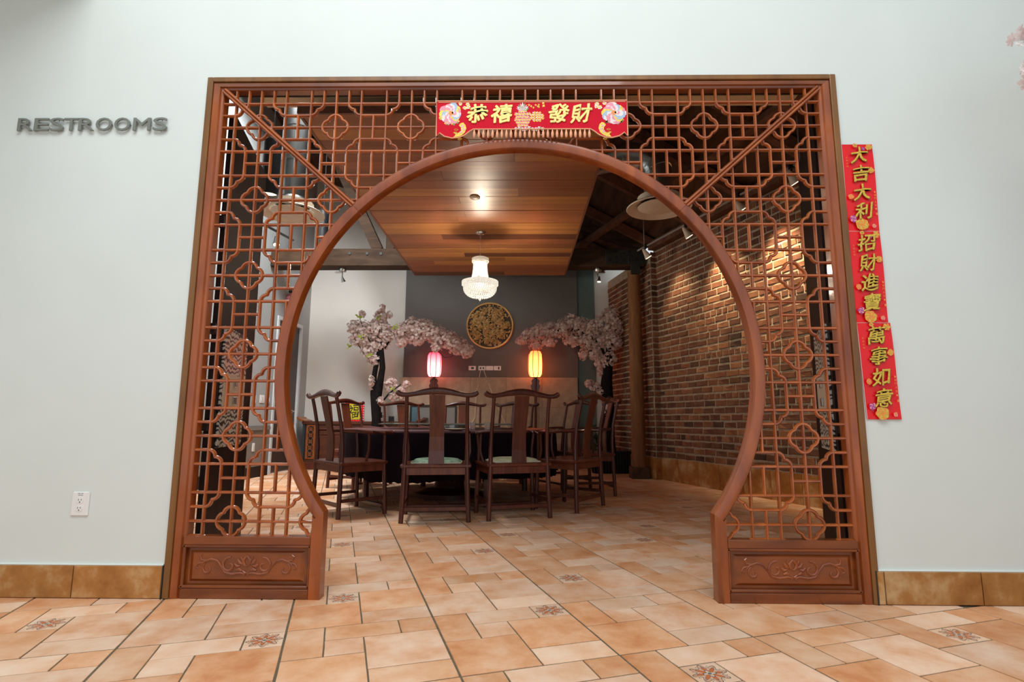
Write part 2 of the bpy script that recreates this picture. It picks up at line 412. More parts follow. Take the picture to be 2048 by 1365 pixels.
mb = MB()
OW, OH = 1.705, 2.725
for x0, x1, z0, z1 in ((-4.6, -OW, 0, 6.6), (OW, 4.6, 0, 6.6), (-OW, OW, OH, 6.6)):
    mb.box(x0, x1, 0.0, 0.08, z0, z1)
wf = struct('wall_front', mb, M['wall'])

# skirting tiles along the front wall
for side, xs, x_end in (('left', [-4.6, -4.04, -3.57, -3.11, -2.645, -2.177, -1.737], -1.717), ('right', [1.721, 1.757, 2.217, 2.68, 3.14, 3.60, 4.06, 4.6], None)):
    mb = MB(); lo, hi = xs[0], xs[-1]
    mb.box(lo, hi, -0.004, -0.0005, 0.0, 0.158)
    root = struct('baseboard_' + side, mb, M['grout'])
    for a, b in zip(xs[:-1], xs[1:]):
        t = MB(); t.cbox(-(b - a) / 2 + .0025, (b - a) / 2 - .0025, -0.011, 0.0, 0.0, 0.149, 0.002)
        part('skirting_tile', t, T_BASE, root, loc=((a + b) / 2, -0.004, 0.003))
    c = MB(); c.tube([(lo, -0.004, 0.156), (hi, -0.004, 0.156)], 0.007, 6)
    part('caulk_bead', c, M['wall'], root)
    e = MB(); xe = -1.7345 if side == 'left' else 1.7185
    e.box(xe - .0025, xe + .0025, -0.017, 0.0, 0.0, 0.156)
    part('edge_trim', e, M['steel_dark'], root)

# front room ceiling round its skylight (out of view, shapes the daylight)
mb = MB()
for x0, x1, y0, y1 in ((-4.6, -2.6, -4.6, 0), (2.45, 4.6, -4.6, 0), (-2.6, 2.45, -1.6, 0), (-2.6, 2.45, -4.6, -4.1)):
    mb.box(x0, x1, y0, y1, 5.45, 5.6)
ce = struct('ceiling', mb, M['wall'])

mb = MB(); mb.box(-4.6, -2.42, -1.9, -.001, 3.36, 5.45); struct('shade_box_left', mb, M['wall'])  # added box out of view, shades the top left corner of the wall
mb = MB(); mb.box(2.75, 4.6, -1.9, -.001, 3.45, 5.45); struct('shade_box_right', mb, M['wall'])  # unseen twin box, added to keep skylight off the upper right wall
mb = MB(); mb.box(-4.7, -4.6, -4.6, .08, 0, 5.45); struct('wall_front_room_left', mb, M['wall'])
mb = MB(); mb.box(4.6, 4.7, -4.6, .08, 0, 5.45); struct('wall_front_room_right', mb, M['wall'])

# ---- floor
mb = MB(); mb.box(-4.6, 4.6, -4.6, 7.5, -0.05, -0.0032)
floor = struct('floor', mb, M['grout'])
MO = 0.6045; FO = (-0.38, -0.213); FA = radians(18.09)
e1 = (cos(FA), sin(FA)); e2 = (-sin(FA), cos(FA))
SUB = {'A': (0, .25, .5, 1), 'B': (.25, .75, .75, 1), 'C': (.75, 1, .75, 1), 'D': (.25, .5, .5, .75), 'E': (.5, 1, .25, .75), 'F': (0, .5, 0, .5), 'G': (.5, 1, 0, .25)}
PICK = {'A': [T_OR, T_TA, T_OR], 'B': [T_PA, T_PA, T_TA], 'C': [T_OR, T_PE, T_TA], 'D': [T_PA, T_PE, T_TA], 'E': [T_PE, T_OR, T_PE], 'F': [T_OR, T_PE, T_TA], 'G': [T_PA, T_PE, T_TA]}
def tile_geom(t, seed):
    u0, u1, v0, v1 = SUB[t]; rn = random.Random(seed)
    wx, wy = (u1 - u0) * MO / 2, (v1 - v0) * MO / 2
    g = [0.0046 if u0 == 0 else .0031, 0.0046 if u1 == 1 else .0031, 0.0048 if v0 == 0 else .0036, 0.0048 if v1 == 1 else .0036]
    x0, x1, y0, y1 = -wx + g[0], wx - g[1], -wy + g[2], wy - g[3]
    def ringp(d, n=3):
        P = []
        for (ax, ay), (bx, by) in (((x0 + d, y0 + d), (x1 - d, y0 + d)), ((x1 - d, y0 + d), (x1 - d, y1 - d)), ((x1 - d, y1 - d), (x0 + d, y1 - d)), ((x0 + d, y1 - d), (x0 + d, y0 + d))):
            for i in range(n):
                k = i / n; P.append((ax + (bx - ax) * k, ay + (by - ay) * k))
        return P
    j = [rn.uniform(-.0007, .0007) for _ in range(24)]
    lo = ringp(0); hi = ringp(.0014); n = len(lo)
    vs = [(x + j[i % 24], y + j[(i * 5) % 24], -.0042) for i, (x, y) in enumerate(lo)]
    vs += [(x + j[i % 24], y + j[(i * 5) % 24], -.0012) for i, (x, y) in enumerate(lo)]
    vs += [(x, y, 0) for x, y in hi]
    fs = [tuple(range(2 * n, 3 * n))]
    for r_ in range(2):
        for i in range(n):
            k = (i + 1) % n; fs.append((r_ * n + i, r_ * n + k, r_ * n + n + k, r_ * n + n + i))
    return vs, fs
tiles = []
for i in range(-12, 14):
    for j in range(-9, 15):
        for t, (u0, u1, v0, v1) in SUB.items():
            u_, v_ = i + (u0 + u1) / 2, j + (v0 + v1) / 2
            x = FO[0] + MO * (u_ * e1[0] + v_ * e2[0]); y = FO[1] + MO * (u_ * e1[1] + v_ * e2[1])
            if not (-4.45 < x < 4.45 and -4.4 < y < 7.35): continue
            if y > 0.3 and (x < -4.05 or (x - 2.121) * -.945 + (y - 5.548) * -.327 < -0.1): continue
            if 0.06 < y < .16 and abs(x) > 1.8: continue
            med = (t == 'D' and i % 2 == 1 and j % 2 == 0) or (t == 'C' and i % 2 == 0 and j % 2 == 1)
            dist = y + 2.8
            vis = -0.95 < y and abs(x) < 1.0 * dist + .15 and not (y > .15 and abs(x) > 1.0 + .5 * y)
            size = (u1 - u0) * (v1 - v0) / max(dist, .5) ** 2.4
            tiles.append((not vis, -(size), x, y, t, med, i, j))
tiles.sort(key=lambda a: (a[0], a[1]))
med_t = [t for t in tiles if t[5] and not t[0]][:30]
rest = [t for t in tiles if t not in med_t]
tcache = {}
def put_tile(x, y, t, mat, seed):
    k = (t, mat.name, seed)
    if k not in tcache:
        vs, fs = tile_geom(t, seed); q = MB(); q.add(vs, fs); tcache[k] = q.mesh('floor_tile', mat)
    o = link('floor_tile', tcache[k], floor, (x, y, random.uniform(-.0006, .0006))); o.rotation_euler = (0, 0, FA)
for tt in med_t: put_tile(tt[2], tt[3], tt[4], T_ME, 0)
NS = 300 - len(med_t)
for q, tt in enumerate(rest[:NS]): put_tile(tt[2], tt[3], tt[4], random.choice(PICK[tt[4]]), q % 3)
far = MB(); mats = [T_OR, T_PE, T_PA, T_TA]; ca, sa = cos(FA), sin(FA)
for q, tt in enumerate(rest[NS:]):
    vs, fs = tile_geom(tt[4], q % 3)
    far.add([(tt[2] + x * ca - y * sa, tt[3] + x * sa + y * ca, z) for x, y, z in vs], fs, mats.index(random.choice(PICK[tt[4]])))
fo = part('floor_tile', far, mats, floor); fo['kind'] = 'stuff'

# ---- brick wall (skewed) : local frame a + s*t + h*z, face offset along n
WA = Vector((2.121, 5.548, 0)); WT = Vector((.327, -.945, 0)); WN = Vector((-.945, -.327, 0))
LEN = 5.35; BTOP = 3.62
V0 = WA + WN * 0.1; V1 = Vector((1.66, 7.3, 0))
FT = (V1 - V0).normalized(); FN = Vector((-FT.y, FT.x, 0)); FL = (V1 - V0).length
mb = MB()
def slab(mb, p, t, n, L, off, thick, z0, z1, mi=0):
    q = [p + n * off, p + t * L + n * off, p + t * L + n * (off - thick), p + n * (off - thick)]
    mb.add([(*v.xy, z0) for v in q] + [(*v.xy, z1) for v in q], [(0, 1, 2, 3), (7, 6, 5, 4), (0, 4, 5, 1), (1, 5, 6, 2), (2, 6, 7, 3), (3, 7, 4, 0)], mi)
slab(mb, WA - WT * .05, WT, WN, LEN + .05, -0.008, .2, 0, BTOP + .4)
slab(mb, V0, FT, FN, FL, -0.008, .3, 0, 3.45)
wr = struct('wall_right', mb, M['mortar'])
bricks = []
CH = 0.0905; nrow = int((3.62 - .33) / CH)
def rowset(L, row, rn):
    head = row % 6 == 3
    bl = 0.108 if head else 0.212
    s = -bl * rn.uniform(.1, .9) if not head else -bl * .5
    out = []
    while s < L:
        l = bl * rn.uniform(.93, 1.07)
        a, b = max(s, 0.0), min(s + l, L)
        if b - a > .03: out.append((a, b))
        s += l
    return out
rn = random.Random(3)
for row in range(nrow):
    z = .33 + row * CH
    for a, b in rowset(LEN, row, rn): bricks.append((WA, WT, WN, a, b, z))
    if z < 3.3:
        for a, b in rowset(FL, row + 3, rn): bricks.append((V0, FT, FN, a, b, z))
    bricks.append((WA + WT * .022, WN, WT, -.012, 0.1, z))
CAMP = Vector((0.007, -2.801, 0.869))
def bsize(bk):
    p, t, n, a, b, z = bk
    c = p + t * (a + b) / 2 + Vector((0, 0, z)); d = c - CAMP
    x = d.x / max(d.y, .1); zz = d.z / d.y
    ok = x < .585 and zz < .62
    return (b - a) * abs(d.normalized().dot(n)) / d.length_squared * (1 if ok else .0001)
bricks.sort(key=bsize, reverse=True)
def brick_geom(l, seed):
    rn = random.Random(seed); h = .066 + rn.uniform(-.004, .004); d = .012; c = .006
    j = lambda: rn.uniform(-.0035, .0035)
    n = 8
    base = [(0, 0), (l / 3, 0), (2 * l / 3, 0), (l, 0), (l, h), (2 * l / 3, h), (l / 3, h), (0, h)]
    b0 = [(x + j(), z + j()) for x, z in base]
    cx, cz = l / 2, h / 2
    b1 = [(x + (c if x < cx - l * .3 else -c if x > cx + l * .3 else 0), z + (c if z < cz else -c)) for x, z in b0]
    vs = [(x, 0.0, z) for x, z in b0] + [(x, d * .6, z) for x, z in b0] + [(x, d + rn.uniform(-.003, .004), z) for x, z in b1]
    fs = [tuple(range(16, 24))]
    for r_ in range(2):
        for i in range(n):
            k = (i + 1) % n; fs.append((r_ * n + i, r_ * n + k, r_ * n + n + k, r_ * n + n + i))
    return vs, fs
bc = {}
restb = MB()
for q, (p, t, n, a, b, z) in enumerate(bricks):
    l = b - a - .016; mi = random.choices((0, 1, 2, 3), (5, 5, 3, 1))[0]
    o0 = p + t * (a + .008) + n * (-.01) + Vector((0, 0, z))
    flip = t.cross(Vector((0, 0, 1))).dot(n) < 0
    if q < 300:
        ll = round(l / .012) * .012; k = (ll, q % 3, mi, flip)
        if k not in bc:
            vs, fs = brick_geom(ll, q % 3)
            m_ = MB(); m_.add(vs, fs if not flip else [f[::-1] for f in fs]); bc[k] = m_.mesh('brick', BR[mi])
        o = link('brick', bc[k], wr)
        mt = Matrix((t, n, Vector((0, 0, 1)))).transposed().to_4x4(); mt.translation = o0
        o.matrix_local = mt
    else:
        vs, fs = brick_geom(l, q % 7)
        restb.add([o0 + t * x + n * y_ + Vector((0, 0, zz)) for x, y_, zz in vs], fs if not flip else [f[::-1] for f in fs], mi)
bo = part('brick', restb, BR, wr); bo['kind'] = 'stuff'
# clay skirting at the foot of the brick wall
for (p, t, n, L) in ((WA, WT, WN, LEN), (V0, FT, FN, FL), (WA, WN, WT, .1)):
    s = 0.0
    while s < L - .02:
        l = min(.43, L - s); k = MB()
        q = [p + t * (s + .003) + n * .016, p + t * (s + l - .003) + n * .016, p + t * (s + l - .003) - n * .008, p + t * (s + .003) - n * .008]
        k.add([(*v.xy, 0.0) for v in q] + [(*v.xy, .315) for v in q] , [(0, 1, 2, 3), (7, 6, 5, 4), (0, 4, 5, 1), (1, 5, 6, 2), (2, 6, 7, 3), (3, 7, 4, 0)])
        part('skirting_tile', k, T_BASE, wr); s += l

# ---- left and back walls of the dining room
LX = -3.96
mb = MB()
mb.box(LX - .2, LX, .081, 5.99, .0, 6.6); mb.box(LX - .2, LX, 6.99, 7.5, 0, 6.6); mb.box(LX - .2, LX, 5.99, 6.99, 2.5, 6.6)
wl = struct('wall_left', mb, M['wall_left'])
mb = MB(); mb.box(LX, LX + .012, 2.2, 5.93, .16, .70); part('wainscot', mb, M['wainscot'], wl)
mb = MB(); mb.box(LX, LX + .03, 2.2, 5.93, .70, .745); mb.box(LX, LX + .02, 2.2, 5.93, .745, .765); part('chair_rail', mb, M['wainscot'], wl)
mb = MB(); mb.box(LX, LX + .018, .3, 5.93, 0, .16); bl_ = part('skirting_board', mb, M['skirt_dark'], wl)
mb = MB(); mb.box(-4.16, 2.4, 7.34, 7.5, 0, 6.6)
wb = struct('wall_back', mb, M['wall_in'])
mb = MB(); mb.box(-2.14, 1.08, 7.26, 7.34, 1.63, 3.9); part('slate_panel', mb, M['slate'], wb, label='slate grey feature wall panel')
mb = MB(); mb.box(1.08, 1.40, 7.30, 7.34, 0, 3.9); part('teal_strip', mb, M['teal'], wb, label='dull teal wall strip')
for r_ in range(3):
    for c_ in range(5):
        mb = MB(); x0 = -2.2 + c_ * .653
        mb.cbox(x0 + .001, x0 + .652, 7.22, 7.34, .545 * r_ + .001, .545 * (r_ + 1) - .001, .002); part('stone_panel', mb, M['beige'], wb)
# inner door
dr = MB(); yy0, yy1 = 5.99, 6.99
dr.box(LX - .06, LX - .02, yy0 + .05, yy1 - .05, 0.01, 2.49)
dd = struct('door_1', dr, M['brown_door'])
fr = MB()
for y0, y1, z0, z1 in ((yy0 - .01, yy0 + .05, 0, 2.55), (yy1 - .05, yy1 + .01, 0, 2.55), (yy0 + .05, yy1 - .05, 2.49, 2.55)):
    fr.box(LX - .1, LX + .02, y0, y1, z0, z1)
part('door_frame', fr, M['doorframe'], dd)
h = MB(); h.lathe([(.028, 0), (.028, .01), (.012, .014), (.012, .04)], n=12)
hm = part('handle_rose', h, M['chrome'], dd, True, (LX - .02, 6.80, 1.0)); hm.rotation_euler = (0, pi / 2, 0)
h = MB(); h.tube([(LX + .035, 6.80, 1.0), (LX + .04, 6.74, 1.0), (LX + .04, 6.68, .995)], .011, 8); part('door_handle', h, M['chrome'], dd, True)

# ---- roof over the dining room
def roofz(x, y): return 3.66 + .36 * ((x - WA.x) * WN.x + (y - WA.y) * WN.y)
mb = MB(); C4 = [(-4.16, .081), (4.02, .081), (1.5, 7.5), (-4.16, 7.5)]
mb.add([(x, y, roofz(x, y)) for x, y in C4] + [(x, y, roofz(x, y) + .12) for x, y in C4], [(3, 2, 1, 0), (4, 5, 6, 7), (0, 1, 5, 4), (1, 2, 6, 5), (2, 3, 7, 6), (3, 0, 4, 7)])
rf = struct('ceiling_roof', mb, M['deck'])
NRM = Vector((WN.x, WN.y, .36)).normalized()
for k, s in enumerate((-.95, .05, 1.05, 2.05, 3.05, 4.05, 5.0)):
    p0 = WA + WT * s; b = MB()
    a_ = Vector((p0.x, p0.y, roofz(p0.x, p0.y) - .09)); L_ = 4.2
    b_ = a_ + Vector((WN.x, WN.y, .36)) * L_
    b.tube([a_, b_], .085, 4, up=(.25, -.2, 1)); part('rafter', b, M['rafter'], rf)
for off, dz in ((.9, -.25), (2.3, -.25)):
    a_ = WA + WN * off - WT * 1.5; b_ = WA + WN * off + WT * 5.0; b = MB()
    z_ = 3.66 + .36 * off + dz
    b.tube([(a_.x, a_.y, z_), (b_.x, b_.y, z_)], .06, 4, up=(.3, .1, 1)); part('purlin', b, M['rafter'], rf)
b = MB(); a_ = WA + WN * .06; b_ = WA + WN * .06 + WT * LEN
b.tube([(a_.x, a_.y, 3.56), (b_.x, b_.y, 3.56)], .085, 4, up=(0, 0, 1)); part('ledger', b, M['rafter'], rf)


# ================================================================== MOON GATE
gate = thing('moon_gate', 'reddish brown carved wooden moon gate screen with lattice filling the wall opening', 'gate screen')
# casing round the opening
for nm, (x0, x1, z0, z1) in (('l', (-1.732, -1.700, 0, 2.752)), ('r', (1.700, 1.732, 0, 2.752)), ('t', (-1.700, 1.700, 2.724, 2.752))):
    b = MB(); b.cbox(x0, x1, -.014, .078, z0, z1, .003); part('casing', b, M['casing'], gate)
LATX, LATT, LATB = 1.642, 2.682, 0.293
CZ, RI, RO = 1.13, 1.200, 1.256
SX = 0.962                                  # inner face of the foot stiles
GY0, GY1 = -0.006, 0.056
def stile(sx):
    X0, X1 = 1.699, LATX
    b = MB(); prof = [(X0, GY1), (X0, GY0 + .002), (X0 - .004, GY0), (X1 + .020, GY0), (X1 + .014, GY0 + .010), (X1 + .004, GY0 + .013), (X1, GY0 + .018), (X1, GY1)]
    top_o, top_i = TOPZ - .001, LATT
    zt = lambda x: top_o + (top_i - top_o) * (X0 - x) / (X0 - X1)
    n = len(prof)
    vs = [(sx * x, y, 0.0) for x, y in prof] + [(sx * x, y, zt(x)) for x, y in prof]
    fs = [tuple(range(n)), tuple(range(2 * n - 1, n - 1, -1))] + [(i, i + n, (i + 1) % n + n, (i + 1) % n) for i in range(n)]
    if sx > 0: fs = [f[::-1] for f in fs]
    b.add(vs, fs); part('stile', b, M['gate'], gate)
stile(-1); stile(1)
b = MB(); prof = [(TOPZ - .001, GY1), (TOPZ - .001, GY0 + .002), (TOPZ - .004, GY0), (LATT + .016, GY0), (LATT + .012, GY0 + .010), (LATT + .003, GY0 + .013), (LATT, GY0 + .018), (LATT, GY1)]
xe = lambda z: LATX + (1.699 - LATX) * (z - LATT) / (TOPZ - .001 - LATT)
n = len(prof)
b.add([(-xe(z), y, z) for z, y in prof] + [(xe(z), y, z) for z, y in prof], [tuple(range(n - 1, -1, -1)), tuple(range(n, 2 * n))] + [(i, (i + 1) % n, (i + 1) % n + n, i + n) for i in range(n)])
part('top_rail', b, M['gate_h'], gate)
# arch ring in three jointed segments
A_END = math.acos(SX / RI)           # angle below horizontal where the ring ends
a_r = -A_END; a_l = pi + A_END
def ring_seg(a0, a1, n):
    prof = [(RO, GY1), (RO, GY0 + .006), (RO - .004, GY0 + .002), (RO - .008, GY0 + .002), (RO - .010, GY0 - .001), (RI + .016, GY0 - .004), (RI + .004, GY0 + .002), (RI, GY0 + .012), (RI, GY1)]
    b = MB(); vs = []; fs = []; m_ = len(prof)
    for i in range(n + 1):
        a = a0 + (a1 - a0) * i / n
        vs += [(r_ * cos(a), y, CZ + r_ * sin(a)) for r_, y in prof]
    for i in range(n):
        for k in range(m_):
            l = (k + 1) % m_; fs.append((i * m_ + k, i * m_ + l, (i + 1) * m_ + l, (i + 1) * m_ + k))
    fs.append(tuple(range(m_ - 1, -1, -1))); fs.append(tuple(n * m_ + k for k in range(m_)))
    b.add(vs, fs); part('arch_ring', b, M['gate'], gate, True)
aj = radians(44.5)
ring_seg(a_r, aj - .0012, 40); ring_seg(aj, pi - aj, 48); ring_seg(pi - aj + .0012, a_l, 40)
# feet: inner stile, rails, sunk panel with carving
def spiral(cx, cz, r0, r1, a0, a1, n=14):
    return [(cx + (r0 + (r1 - r0) * i / n) * cos(a0 + (a1 - a0) * i / n), cz + (r0 + (r1 - r0) * i / n) * sin(a0 + (a1 - a0) * i / n)) for i in range(n + 1)]
for sx in (-1, 1):
    zi = CZ - sqrt(RI ** 2 - SX ** 2); zo = CZ - sqrt(RO ** 2 - 1.018 ** 2)
    b = MB(); poly = [(sx * SX, 0), (sx * 1.018, 0), (sx * 1.018, zo), (sx * RO * cos(A_END), CZ - RO * sin(A_END)), (sx * SX, zi)]
    b.prism(poly, GY0 - .003, GY1); part('foot_stile', b, M['gate'], gate)
    for z0, z1 in ((0.0, .048), (.252, LATB)):
        b = MB(); x0, x1 = sorted((sx * 1.018, sx * 1.65)); b.cbox(x0, x1, GY0 - .001, GY1, z0, z1, .004); part('foot_rail', b, M['gate_h'], gate)
    b = MB(); x0, x1 = sorted((sx * 1.004, sx * 1.66))
    b.box(x0, x1, GY0 + .022, GY1 - .012, .04, .26)
    pn = part('foot_panel', b, M['gate_h'], gate)
    fld = MB(); xa, xb = sorted((sx * 1.050, sx * 1.618))
    fld.add([(xa, GY0 + .022, .078), (xb, GY0 + .022, .078), (xb, GY0 + .022, .222), (xa, GY0 + .022, .222), (xa + .018, GY0 + .012, .090), (xb - .018, GY0 + .012, .090), (xb - .018, GY0 + .012, .210), (xa + .018, GY0 + .012, .210)],
            [(4, 5, 6, 7), (0, 1, 5, 4), (1, 2, 6, 5), (2, 3, 7, 6), (3, 0, 4, 7)])
    part('raised_field', fld, M['gate_h'], pn)
    bd = MB()
    for zz in (.056, .246): bd.tube([(sx * 1.014, GY0 + .006, zz), (sx * 1.652, GY0 + .006, zz)], .008, 8)
    for xx in (1.024, 1.644): bd.tube([(sx * xx, GY0 + .006, .05), (sx * xx, GY0 + .006, .252)], .008, 8)
    part('panel_bead', bd, M['gate_h'], pn, True)
    cv = MB(); cx0 = sx * 1.334; cy = GY0 + .0115; cz0 = .150
    for q in (-1, 1):
        def tb(P, r=.0042): cv.tube([(cx0 + q * x, cy, cz0 + z) for x, z in P], [r * (.55 + .9 * sin(pi * min(1, .12 + .85 * i / (len(P) - 1)))) for i in range(len(P))], 6, flat=.9)
        tb(spiral(.085, .004, .040, .008, pi * .55, -pi * 1.5, 18), .0050)
        tb([(.125, .0), (.105, -.028), (.07, -.036), (.03, -.030), (.0, -.036)], .005)
        tb([(.125, .0), (.145, .026), (.175, .034), (.21, .022), (.225, .004)], .0052)
        tb(spiral(.19, -.012, .030, .006, pi * .35, -pi * 1.35, 14), .0044)
        tb([(.20, .028), (.225, .03), (.232, .048), (.222, .056)], .004)
        tb([(.215, .018), (.24, .012), (.25, -.004), (.236, -.012)], .004)
        tb([(.0, .05), (.018, .03), (.012, .01), (.0, .0)], .006)
        tb([(.045, .034), (.034, .018), (.02, .012)], .006); tb([(.06, .012), (.045, .0), (.03, .004)], .006)
        tb([(.05, -.018), (.035, -.012), (.02, -.02)], .006); tb([(.03, .044), (.022, .03)], .006)
        tb([(.012, -.045), (.004, -.03), (.018, -.02)], .005)
    part('carving', cv, M['gate'], pn, True)
# diagonal joint strips
for sx in (-1, 1):
    for o_ in (-.0085, .0085):
        b = MB(); p0 = Vector((sx * (LATX - .004), .006, LATT - .004)); p1 = Vector((sx * (RO * cos(aj) - .006), .006, CZ + RO * sin(aj) - .004))
        nn = Vector((sx * .7071, 0, -.7071)) * -1; pp = Vector((p1 - p0).normalized()); sd = Vector((pp.z, 0, -pp.x))
        b.tube([p0 + sd * o_, p1 + sd * o_], .0098, 8, flat=1.6); part('diagonal_strip', b, M['bar'], gate, True)
# lattice
def inside(x, z, g=0.0):
    if abs(x) > LATX + g or z > LATT + g or z < LATB - g: return False
    if x * x + (z - CZ) ** 2 < (RO - g) ** 2: return False
    if abs(x) < 1.018 - g and z < CZ: return False
    return True
YB = .022
bars = []
def add_line(x0, z0, x1, z1):
    N = max(2, int(math.hypot(x1 - x0, z1 - z0) / .004)); run = []
    for i in range(N + 1):
        x, z = x0 + (x1 - x0) * i / N, z0 + (z1 - z0) * i / N
        if inside(x, z, .008): run.append((x, z))
        else:
            if len(run) > 3: bars.append((run[0], run[-1]))
            run = []
    if len(run) > 3: bars.append((run[0], run[-1]))
FX = [s * k * CELL for s in (-1, 1) for k in (2.5, 8.5, 14.5, 20.5)]; FX.sort()
CV = CELL * 1.00315
FZ = [2.4675 - 6 * CV * j for j in range(6)]
for fx in FX:
    for d in (-2, 0, 2): add_line(fx + d * CELL, LATB - .01, fx + d * CELL, LATT + .01)
for fz in FZ:
    for d in (2, 0, -2):
        if fz + d * CV < LATB: continue
        add_line(-LATX - .01, fz + d * CV, LATX + .01, fz + d * CV)
for j, fz in enumerate(FZ):
    for i, fx in enumerate(FX):
        for s in (-1, 1):
            add_line(fx + s * CELL, fz - 2 * CV, fx + s * CELL, fz - 4 * CV)
            if j == 0: add_line(fx + s * CELL, fz + 2 * CV, fx + s * CELL, LATT + .01)
        add_line(fx - CELL, fz - 3 * CV, fx + CELL, fz - 3 * CV)
        nx = FX[i + 1] if i + 1 < len(FX) else LATX + .01 + 2 * CELL
        gap = (nx - fx) / CELL
        for s in (-1, 1):
            add_line(fx + 2 * CELL, fz + s * CV, nx - 2 * CELL, fz + s * CV)
            if i == 0: add_line(-LATX - .01, fz + s * CV, fx - 2 * CELL, fz + s * CV)
        if 5.5 < gap < 6.5 and i + 1 < len(FX):
            add_line(fx + 3 * CELL, fz - CV, fx + 3 * CELL, fz + CV)
            add_line(fx + 3 * CELL, fz - 2 * CV, fx + 3 * CELL, fz - 4 * CV)
        if i == len(FX) - 1 or i == 0: pass
BWID = .0083
def rod(mb, P, closed=False):
    mb.tube([(x, YB, z) for x, z in P], BWID, 8, flat=1.45, closed=closed)
for (a_, b_) in bars:
    cx, cz = (a_[0] + b_[0]) / 2, (a_[1] + b_[1]) / 2
    m_ = MB(); m_.tube([(a_[0] - cx, 0, a_[1] - cz), (b_[0] - cx, 0, b_[1] - cz)], BWID, 8, flat=1.45)
    part('lattice_bar', m_, M['bar'], gate, True, loc=(cx, YB + (.0 if abs(a_[0] - b_[0]) < .001 else .0015), cz))
def clipped(P, nm, cx, cz):
    run = []; runs = []
    for x, z in P:
        if inside(x, z, .008): run.append((x, z))
        else:
            if len(run) > 2: runs.append(run)
            run = []
    if len(run) > 2: runs.append(run)
    for r_ in runs:
        m_ = MB(); cl = len(r_) == len(P) and math.hypot(P[0][0] - P[-1][0], P[0][1] - P[-1][1]) < 1e-6
        r2 = r_[:-1] if cl else r_
        m_.tube([(x - cx, 0, z - cz) for x, z in r2], BWID * 1.05, 8, flat=1.45, closed=cl)
        part(nm, m_, M['bar'], gate, True, loc=(cx, YB - .001, cz))
t_c = .579; a_c = atan2(t_c, t_c - .42)
for fz in FZ:
    for fx in FX:
        P = []
        for k in range(4):
            base = k * pi / 2; c_ = (.42 * cos(base), .42 * sin(base))
            Q = arc(c_[0], c_[1], .60, base - a_c, base + a_c, 12)
            P += Q[:-1]
        P.append(P[0])
        clipped([(fx + x * CELL, fz + z * CV) for x, z in P], 'quatrefoil', fx, fz)
        for s1 in (-1, 1):
            for s2 in (-1, 1):
                Q = arc(1.5, 2.0, .5, pi, 1.5 * pi, 7) + arc(2.0, 1.5, .5, pi, 1.5 * pi, 7)
                clipped([(fx + s1 * x * CELL, fz + s2 * z * CV) for x, z in Q], 'lattice_bracket', fx + s1 * 1.5 * CELL, fz + s2 * 1.5 * CV)

# ================================================================== OPEN DOORS BEHIND THE GATE
def leaf(name, sx, hinge, free, label):
    h_ = Vector((hinge[0], hinge[1], 0)); f_ = Vector((free[0], free[1], 0)); L_ = (f_ - h_).length
    ang = atan2(f_.y - h_.y, f_.x - h_.x)
    o = thing(name, label, 'door', (h_.x, h_.y, 0), ang)
    fs_ = 1 if sx < 0 else -1                       # side of the leaf facing the camera
    b = MB(); b.box(0, L_, -.022, .022, .012, 2.72); part('door_leaf', b, M['door'], o)
    b = MB(); b.box(L_ - .002, L_ + .006, -.024, .024, .012, 2.72); part('edge_strip', b, M['casing'], o)
    fy = -.022 * fs_; sg = -fs_
    def pl(x0, x1, z0, z1, d0, d1): 
        q = MB(); ya, yb = sorted((fy + sg * d0, fy + sg * d1)); q.cbox(x0, x1, ya, yb, z0, z1, .003); return q
    p_ = part('handle_plate', pl(.07, .60, .70, 1.42, 0, .014), M['pewter'], o, label='swirled pewter plate')
    part('lock_plate', pl(.09, .58, .94, 1.14, .014, .018), M['cream'], p_)
    for z_ in (.98, 1.09): part('lock_cylinder', pl(.30, .36, z_ - .025, z_ + .025, .018, .03), M['chrome'], p_)
    # plate on the other face, overhanging the free edge
    q = MB(); ya, yb = sorted((-fy, -fy - sg * .016)); q.cbox(L_ - .25, L_ + .085, ya, yb, .68, 1.42, .003)
    bp_ = part('back_plate', q, M['black'], o)
    q = MB(); yy = -fy + sg * .012; q.tube([(L_ + .05, yy, .97), (L_ + .05, yy, 1.13)], .006, 8); part('pull_bar', q, M['chrome'], bp_)
    for z_ in (.83, 1.38, 2.02):
        q = MB(); q.box(-.085, .03, -.02, .02, z_ - .028, z_ + .028); part('hinge', q, M['skirt_dark'], o)
    return o
leaf('entry_door', -1, (-1.765, .33), (-1.955, 1.13), 'dark wooden entry door with pewter plate standing open behind left lattice')
leaf('entry_door', 1, (1.745, .22), (2.085, 1.06), 'dark wooden entry door with pewter plate standing open behind right lattice')
# reveal of the opening behind the gate; dark colour stands for its shade
b = MB()
b.box(-1.699, -1.655, .058, .082, 0, 2.722); b.box(1.655, 1.699, .058, .082, 0, 2.722); b.box(-1.655, 1.655, .058, .082, 2.69, 2.722)
t_ = struct('trim_1', b, M['skirt_dark'])
b = MB(); b.box(-2.6, 2.75, .082, .5, 3.02, 3.12); so = struct('trim_2', b, M['skirt_dark'])
b = MB(); b.box(-2.1, 2.22, 1.28, 1.42, 3.44, 3.52)
tag(part('header_beam', b, M['tan']), 'tan timber header beam high behind the lattice top', 'beam')

